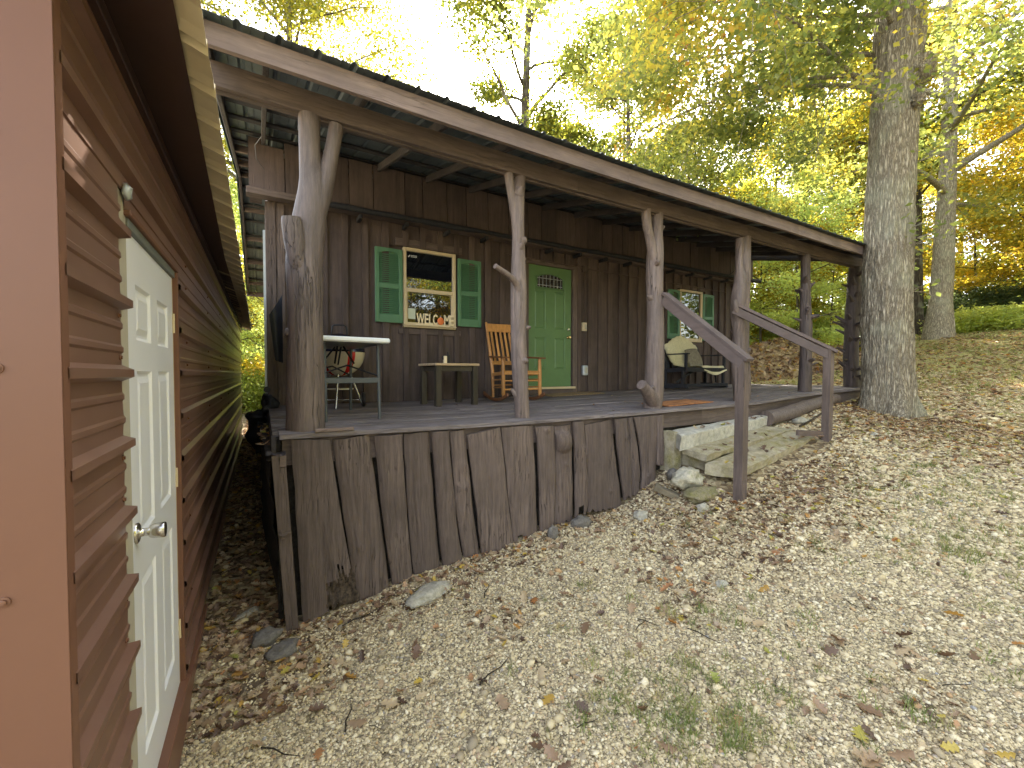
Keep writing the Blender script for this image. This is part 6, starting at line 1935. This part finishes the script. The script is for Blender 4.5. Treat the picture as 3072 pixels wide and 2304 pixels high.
for i in range(16):
    a = radians(76.6 + i * 0.75); hd = 23.5 + 0.12 * i + rng.uniform(-1.6, 1.2)
    shrub('w', hd * sin(a), hd * cos(a), 0.5 + .65 * rng.random(), 'bright green tall weeds along the top of the slope', 'green weeds on the slope')

# far-off wood as one mass
n = 26000; rs = np.random.RandomState(9)
azs = np.radians(rs.uniform(-40, 125, n)); hd = rs.uniform(42, 60, n)
hh = rs.beta(1.2, 1.5, n) * (10 + 3 * np.sin(azs * 17) + 2 * np.sin(azs * 41))
P = np.c_[np.sin(azs) * hd, np.cos(azs) * hd, gz_np(np.sin(azs) * hd, np.cos(azs) * hd) + hh]
V, F, T_ = leaf_cloud(P, 0.62, rs, tint_base=0.45 + 0.12 * clumpnoise(P, 0.3, 3), tint_amp=.5)
fw_ = bpy.data.objects.new('distant_woodland', np_mesh('distant_woodland', V, F, 'leaf_yg', tint=T_)); C.objects.link(fw_)
fw_['kind'] = 'stuff'; fw_['label'] = 'distant yellow-green woodland closing the view all round'

# ------------------------------------------------------------------ gravel, leaves, grass
def scatter(name, P, ROT, SC, IDX, variants, label):
    """one object that places shared meshes on points with geometry nodes"""
    me_ = bpy.data.meshes.new(name); me_.vertices.add(len(P)); me_.vertices.foreach_set('co', np.asarray(P, np.float32).ravel())
    for nm, ty, dat in (('rot', 'FLOAT_VECTOR', ROT), ('scl', 'FLOAT_VECTOR', SC), ('idx', 'INT', IDX)):
        a = me_.attributes.new(nm, ty, 'POINT')
        a.data.foreach_set('vector' if ty == 'FLOAT_VECTOR' else 'value', np.asarray(dat).ravel())
    me_.update()
    o = bpy.data.objects.new(name, me_); C.objects.link(o)
    col = bpy.data.collections.new(name + '_shapes')
    for v in variants: col.objects.link(v)
    g = bpy.data.node_groups.new(name, 'GeometryNodeTree')
    g.interface.new_socket('Geometry', in_out='INPUT', socket_type='NodeSocketGeometry'); g.interface.new_socket('Geometry', in_out='OUTPUT', socket_type='NodeSocketGeometry')
    gi = g.nodes.new('NodeGroupInput'); go = g.nodes.new('NodeGroupOutput')
    ip = g.nodes.new('GeometryNodeInstanceOnPoints'); ci = g.nodes.new('GeometryNodeCollectionInfo')
    ci.inputs['Collection'].default_value = col; ci.inputs['Separate Children'].default_value = True; ci.inputs['Reset Children'].default_value = True
    def na(nm, ty):
        n_ = g.nodes.new('GeometryNodeInputNamedAttribute'); n_.data_type = ty; n_.inputs['Name'].default_value = nm
        return [s for s in n_.outputs if s.enabled and s.name == 'Attribute'][0]
    er = g.nodes.new('FunctionNodeEulerToRotation')
    g.links.new(na('rot', 'FLOAT_VECTOR'), er.inputs[0])
    g.links.new(gi.outputs[0], ip.inputs['Points']); g.links.new(ci.outputs[0], ip.inputs['Instance'])
    ip.inputs['Pick Instance'].default_value = True
    g.links.new(na('idx', 'INT'), ip.inputs['Instance Index']); g.links.new(er.outputs[0], ip.inputs['Rotation']); g.links.new(na('scl', 'FLOAT_VECTOR'), ip.inputs['Scale'])
    g.links.new(ip.outputs[0], go.inputs[0])
    md = o.modifiers.new('scatter', 'NODES'); md.node_group = g
    o['kind'] = 'stuff'; o['label'] = label
    return o
def shape(name, verts, faces, mat, smooth=False):
    me_ = bpy.data.meshes.new(name); me_.from_pydata([tuple(v) for v in verts], [], [tuple(f) for f in faces])
    if smooth: me_.polygons.foreach_set('use_smooth', [True] * len(me_.polygons))
    me_.update(); me_.materials.append(M[mat])
    return bpy.data.objects.new(name, me_)
def pebble_shape(i):
    r_ = random.Random(i); bm = bmesh.new()
    bmesh.ops.create_icosphere(bm, subdivisions=1, radius=1)
    vs = []
    for v in bm.verts:
        p = v.co * (1 + r_.uniform(-.22, .22)); vs.append((p.x * r_.uniform(.95, 1.3), p.y * .85, p.z * .55))
    F = [[v.index for v in f.verts] for f in bm.faces]; bm.free()
    return vs, F
peb = []
for i in range(7):
    vs, F = pebble_shape(i); peb.append(shape('pebble', vs, F, 'pebble', i % 2 == 0))

def oak_leaf(i):
    """lobed dead leaf, curled, length about 1"""
    r_ = random.Random(i + 500); n = 7; L_ = []; Rr_ = []; Mi = []
    curl = r_.uniform(-1.2, 1.8); cup = r_.uniform(-.6, .9); wd = r_.uniform(.34, .50)
    for k in range(n + 1):
        t = k / n
        w = wd * sin(pi * (0.12 + 0.85 * t)) ** 0.8 * (1.0 if k % 2 else 0.42) * r_.uniform(.85, 1.1)
        z = curl * 0.35 * (t - .5) ** 2 + r_.uniform(-.015, .015)
        Mi.append((t - .5, 0, z)); L_.append((t - .5 + .05, w, z + cup * w * .8)); Rr_.append((t - .5 + .05, -w * r_.uniform(.85, 1.1), z + cup * w * .8 + r_.uniform(-.03, .03)))
    vs = Mi + L_ + Rr_; m_ = n + 1; F = []
    for k in range(n):
        F += [(k, k + 1, m_ + k + 1, m_ + k), (k, 2 * m_ + k, 2 * m_ + k + 1, k + 1)]
    return vs, F
lv = []
for i in range(6):
    vs, F = oak_leaf(i); lv.append(shape('fallen_leaf', vs, F, 'litter', True))

rs = np.random.RandomState(2024)
def inside(x_, y_):
    """keep off the buildings and steps"""
    bad = (x_ < -0.36) | ((y_ > 3.40) & (x_ > 0.14) & (x_ < 9.96) & (y_ < 14)) | ((x_ > 4.15) & (x_ < 6.3) & (y_ > 2.55)) | ((np.hypot(x_ - 8.95, y_ - 2.87) < 0.42))
    return ~bad
def surf(x_, y_):
    return gz_np(x_, y_) + np.array([mn.noise(Vector((a * 1.7, b * 1.7, 0))) * 0.022 + mn.noise(Vector((a * 6, b * 6, 3))) * 0.008 for a, b in zip(x_, y_)])
def pts(n, x0, x1, y0, y1, dens):
    x_ = rs.uniform(x0, x1, n); y_ = rs.uniform(y0, y1, n)
    ok = inside(x_, y_) & (rs.uniform(0, 1, n) < dens(x_, y_))
    x_, y_ = x_[ok], y_[ok]
    return x_, y_, surf(x_, y_)
def view_ok(x_, y_):
    """coarse test that a spot can be seen by the camera or from a step aside"""
    az = np.degrees(np.arctan2(x_, y_)); return (az > -35) & (az < 96) & (np.hypot(x_, y_) > 0.9)
dens = lambda x_, y_: view_ok(x_, y_) * np.clip(1.25 - litter_np(x_, y_) * 1.05, 0.12, 1) * np.clip(2.6 / np.maximum(np.hypot(x_, y_), .5), .2, 1)
x_, y_, z_ = pts(250000, -0.4, 8.5, -0.4, 3.5, dens)
x2_, y2_, z2_ = pts(60000, 8.5, 14, -2.5, 4.6, lambda a, b: view_ok(a, b) * np.clip(1.3 - (a - 8.5) / 4.5, 0.05, 0.55))
x_ = np.r_[x_, x2_]; y_ = np.r_[y_, y2_]; z_ = np.r_[z_, z2_]
n = len(x_); hdist = np.hypot(x_, y_)
sc = rs.lognormal(-4.93, 0.36, n) * np.clip(hdist / 3.2, 1, 1.9)
SCL = np.c_[sc, sc * rs.uniform(.7, 1.1, n), sc * rs.uniform(.7, 1.15, n)]
scatter('gravel', np.c_[x_, y_, z_ + sc * 0.15], np.c_[rs.uniform(-.5, .5, n), rs.uniform(-.5, .5, n), rs.uniform(0, 6.28, n)], SCL, rs.randint(0, 7, n), peb, 'pale limestone gravel covering the yard')
# leaf litter
dl = lambda x_, y_: view_ok(x_, y_) * np.clip(litter_np(x_, y_) ** 1.15 * 0.9 + 0.012 + 0.0, 0, 1)
xa, ya, za = pts(26000, -0.36, 9, 0.2, 3.5, dl)
xb, yb, zb_ = pts(22000, 6.5, 20, -2, 5.0, dl)
xc, yc, zc_ = pts(5000, -0.36, 0.12, 3.2, 14, lambda a, b: np.ones_like(a) * .9)
xd, yd, zd_ = pts(26000, 9.9, 26, 2, 13, dl)
# a few have blown onto the deck and the locker lid
xs_ = np.concatenate([xa, xb, xc, xd]); ys_ = np.concatenate([ya, yb, yc, yd]); zs_ = np.concatenate([za, zb_, zc_, zd_])
n = len(xs_); sc = rs.uniform(.03, .072, n) * np.where(np.hypot(xs_, ys_) > 9, 1.35, 1)
scatter('leaf_litter', np.c_[xs_, ys_, zs_ + 0.008 + sc * .08], np.c_[rs.normal(0, .30, n), rs.normal(0, .30, n), rs.uniform(0, 6.28, n)], np.c_[sc, sc, sc], rs.randint(0, 6, n), lv, 'brown dead leaves scattered over gravel, alley and slope')
# leaves and crumbs on the steps, deck and locker lid
xe = np.r_[rs.uniform(4.3, 6.1, 46), rs.uniform(0.2, 9.5, 26), rs.uniform(-0.03, 0.10, 60)]
ye = np.r_[rs.uniform(2.55, 3.35, 46), rs.uniform(3.5, 5.8, 26), rs.uniform(3.6, 5.3, 60)]
ze = np.empty(len(xe))
for i in range(len(xe)):
    if i < 46:
        u = (xe[i] - 4.2) / 2.05
        e3 = 2.80 + 0.20 * u
        e2 = 3.14 + 0.16 * u
        ze[i] = (-0.985 + 0.19 * u) if ye[i] < e3 else ((-0.88 + 0.125 * u) if ye[i] < e2 else (-0.70 + 0.09 * u))
        ze[i] += 0.012
    elif i < 72: ze[i] = zdeck(xe[i], ye[i]) + 0.01
    else: ze[i] = -0.555 + 0.01 * (ye[i] - 3.3)
n = len(xe); sc = np.r_[rs.uniform(.05, .09, 46), rs.uniform(.025, .05, 26), rs.uniform(.03, .06, 60)]
scatter('blown_leaves', np.c_[xe, ye, ze], np.c_[rs.normal(0, .3, n), rs.normal(0, .3, n), rs.uniform(0, 6.28, n)], np.c_[sc, sc, sc], rs.randint(0, 6, n), lv, 'dead leaves blown onto the steps, deck and locker lid')

hx = rs.uniform(0, 1, 5200); hr = np.sqrt(rs.uniform(0, 1, 5200)) * .98
HP = np.array([heapf(a, b) for a, b in zip(hx, hr)])
n = len(HP); sc = rs.uniform(.07, .16, n)
scatter('heap_leaves', HP + [0, 0, .02], np.c_[rs.normal(0, .6, n), rs.normal(0, .6, n), rs.uniform(0, 6.28, n)], np.c_[sc, sc, sc], rs.randint(0, 6, n), lv, 'brown dead leaves lying over the mulch heap')

# the larger leaves and stones that can be picked out one by one: pieces of the ground
def piece(name, me_, x_, y_, s, dz, tilt=.25):
    o = bpy.data.objects.new(name, me_); C.objects.link(o); o.parent = ground
    o.location = (x_, y_, gtop(x_, y_) + dz); o.rotation_euler = (R.gauss(0, tilt), R.gauss(0, tilt), R.uniform(0, 6.28)); o.scale = (s, s, s)
    return o
cnt = 0
while cnt < 150:
    d = R.uniform(1.3, 4.2); a = radians(R.uniform(-4, 88)); x_, y_ = d * sin(a), d * cos(a)
    if not bool(inside(np.array([x_]), np.array([y_]))[0]): continue
    piece('fallen_leaf', lv[cnt % 6].data, x_, y_, R.uniform(.055, .115), 0.020, .35); cnt += 1
twm = MB(); twm.tube([(-.5, 0, 0), (-.2, .05, .01), (.15, -.02, .02), (.5, .06, 0)], [.02, .018, .014, .006], 5, smooth=False)
tws = shape('twig', twm.v, twm.f, 'bark')
for k in range(40):
    d = R.uniform(1.4, 5.5); a = radians(R.uniform(-4, 88)); x_, y_ = d * sin(a), d * cos(a)
    if bool(inside(np.array([x_]), np.array([y_]))[0]): piece('twig', tws.data, x_, y_, R.uniform(.08, .28), 0.016, .08)
cnt = 0
while cnt < 150:
    d = R.uniform(1.3, 5.5); a = radians(R.uniform(-4, 88)); x_, y_ = d * sin(a), d * cos(a)
    if not bool(inside(np.array([x_]), np.array([y_]))[0]): continue
    piece('stone', peb[cnt % 7].data, x_, y_, R.uniform(.016, .034), 0.010); cnt += 1

# grass tufts
def tuft(i):
    r_ = random.Random(i + 900); vs = []; F = []
    for b in range(16):
        a = r_.uniform(0, 6.28); h_ = r_.uniform(.25, .95); ln = r_.uniform(.3, 1.1); ox, oy = r_.uniform(-.4, .4), r_.uniform(-.4, .4); w = .026
        dx, dy = cos(a), sin(a); k = len(vs)
        for t in (0, .45, .8, 1):
            cx, cy, cz = ox + dx * ln * t * t, oy + dy * ln * t * t, h_ * (t - .25 * t * t * ln)
            ww = w * (1 - t * .95)
            vs += [(cx - dy * ww, cy + dx * ww, cz), (cx + dy * ww, cy - dx * ww, cz)]
        F += [(k, k + 1, k + 3, k + 2), (k + 2, k + 3, k + 5, k + 4), (k + 4, k + 5, k + 7, k + 6)]
    return vs, F
tf = []
for i in range(5):
    vs, F = tuft(i); tf.append(shape('tuft', vs, F, 'grass'))
cen = [(1.72, 1.42, .20, 75), (2.05, 1.2, .20, 55), (2.6, 1.6, .12, 10), (2.5, 1.95, .12, 9), (2.9, 1.35, .18, 12), (3.9, 1.75, .10, 10), (4.0, 2.1, .3, 6), (4.9, 1.25, .38, 130), (5.9, 1.5, .4, 120), (5.2, 0.6, .3, 50), (6.8, 1.3, .6, 100), (7.5, 1.6, .7, 90),
       (4.1, 0.55, .10, 14), (3.4, 0.45, .15, 12), (2.75, 0.75, .12, 10), (1.7, 2.2, .15, 6), (2.1, 2.5, .12, 5), (8.6, 2.0, .6, 30), (9.6, 1.6, .9, 60), (11, 2, 1.2, 90), (12.5, 3, 1.3, 90), (3.6, 2.35, .2, 5), (1.25, 2.05, .04, 1)]
gx_, gy_ = [], []
for (a, b, s, k) in cen:
    gx_ += list(rs.normal(a, s, k)); gy_ += list(rs.normal(b, s, k))
xg = rs.uniform(11, 25, 1500); yg = rs.uniform(-2, 6, 1500); gx_ += list(xg); gy_ += list(yg)
gx_ = np.array(gx_); gy_ = np.array(gy_); ok = inside(gx_, gy_); gx_, gy_ = gx_[ok], gy_[ok]
n = len(gx_); s = rs.uniform(.045, .11, n) * np.where(gx_ > 11, 1.6, 1)
scatter('grass', np.c_[gx_, gy_, surf(gx_, gy_)], np.c_[np.zeros(n), np.zeros(n), rs.uniform(0, 6.28, n)], np.c_[s, s, s * rs.uniform(.7, 1.3, n)], rs.randint(0, 5, n), tf, 'sparse grass tufts growing through gravel and slope')
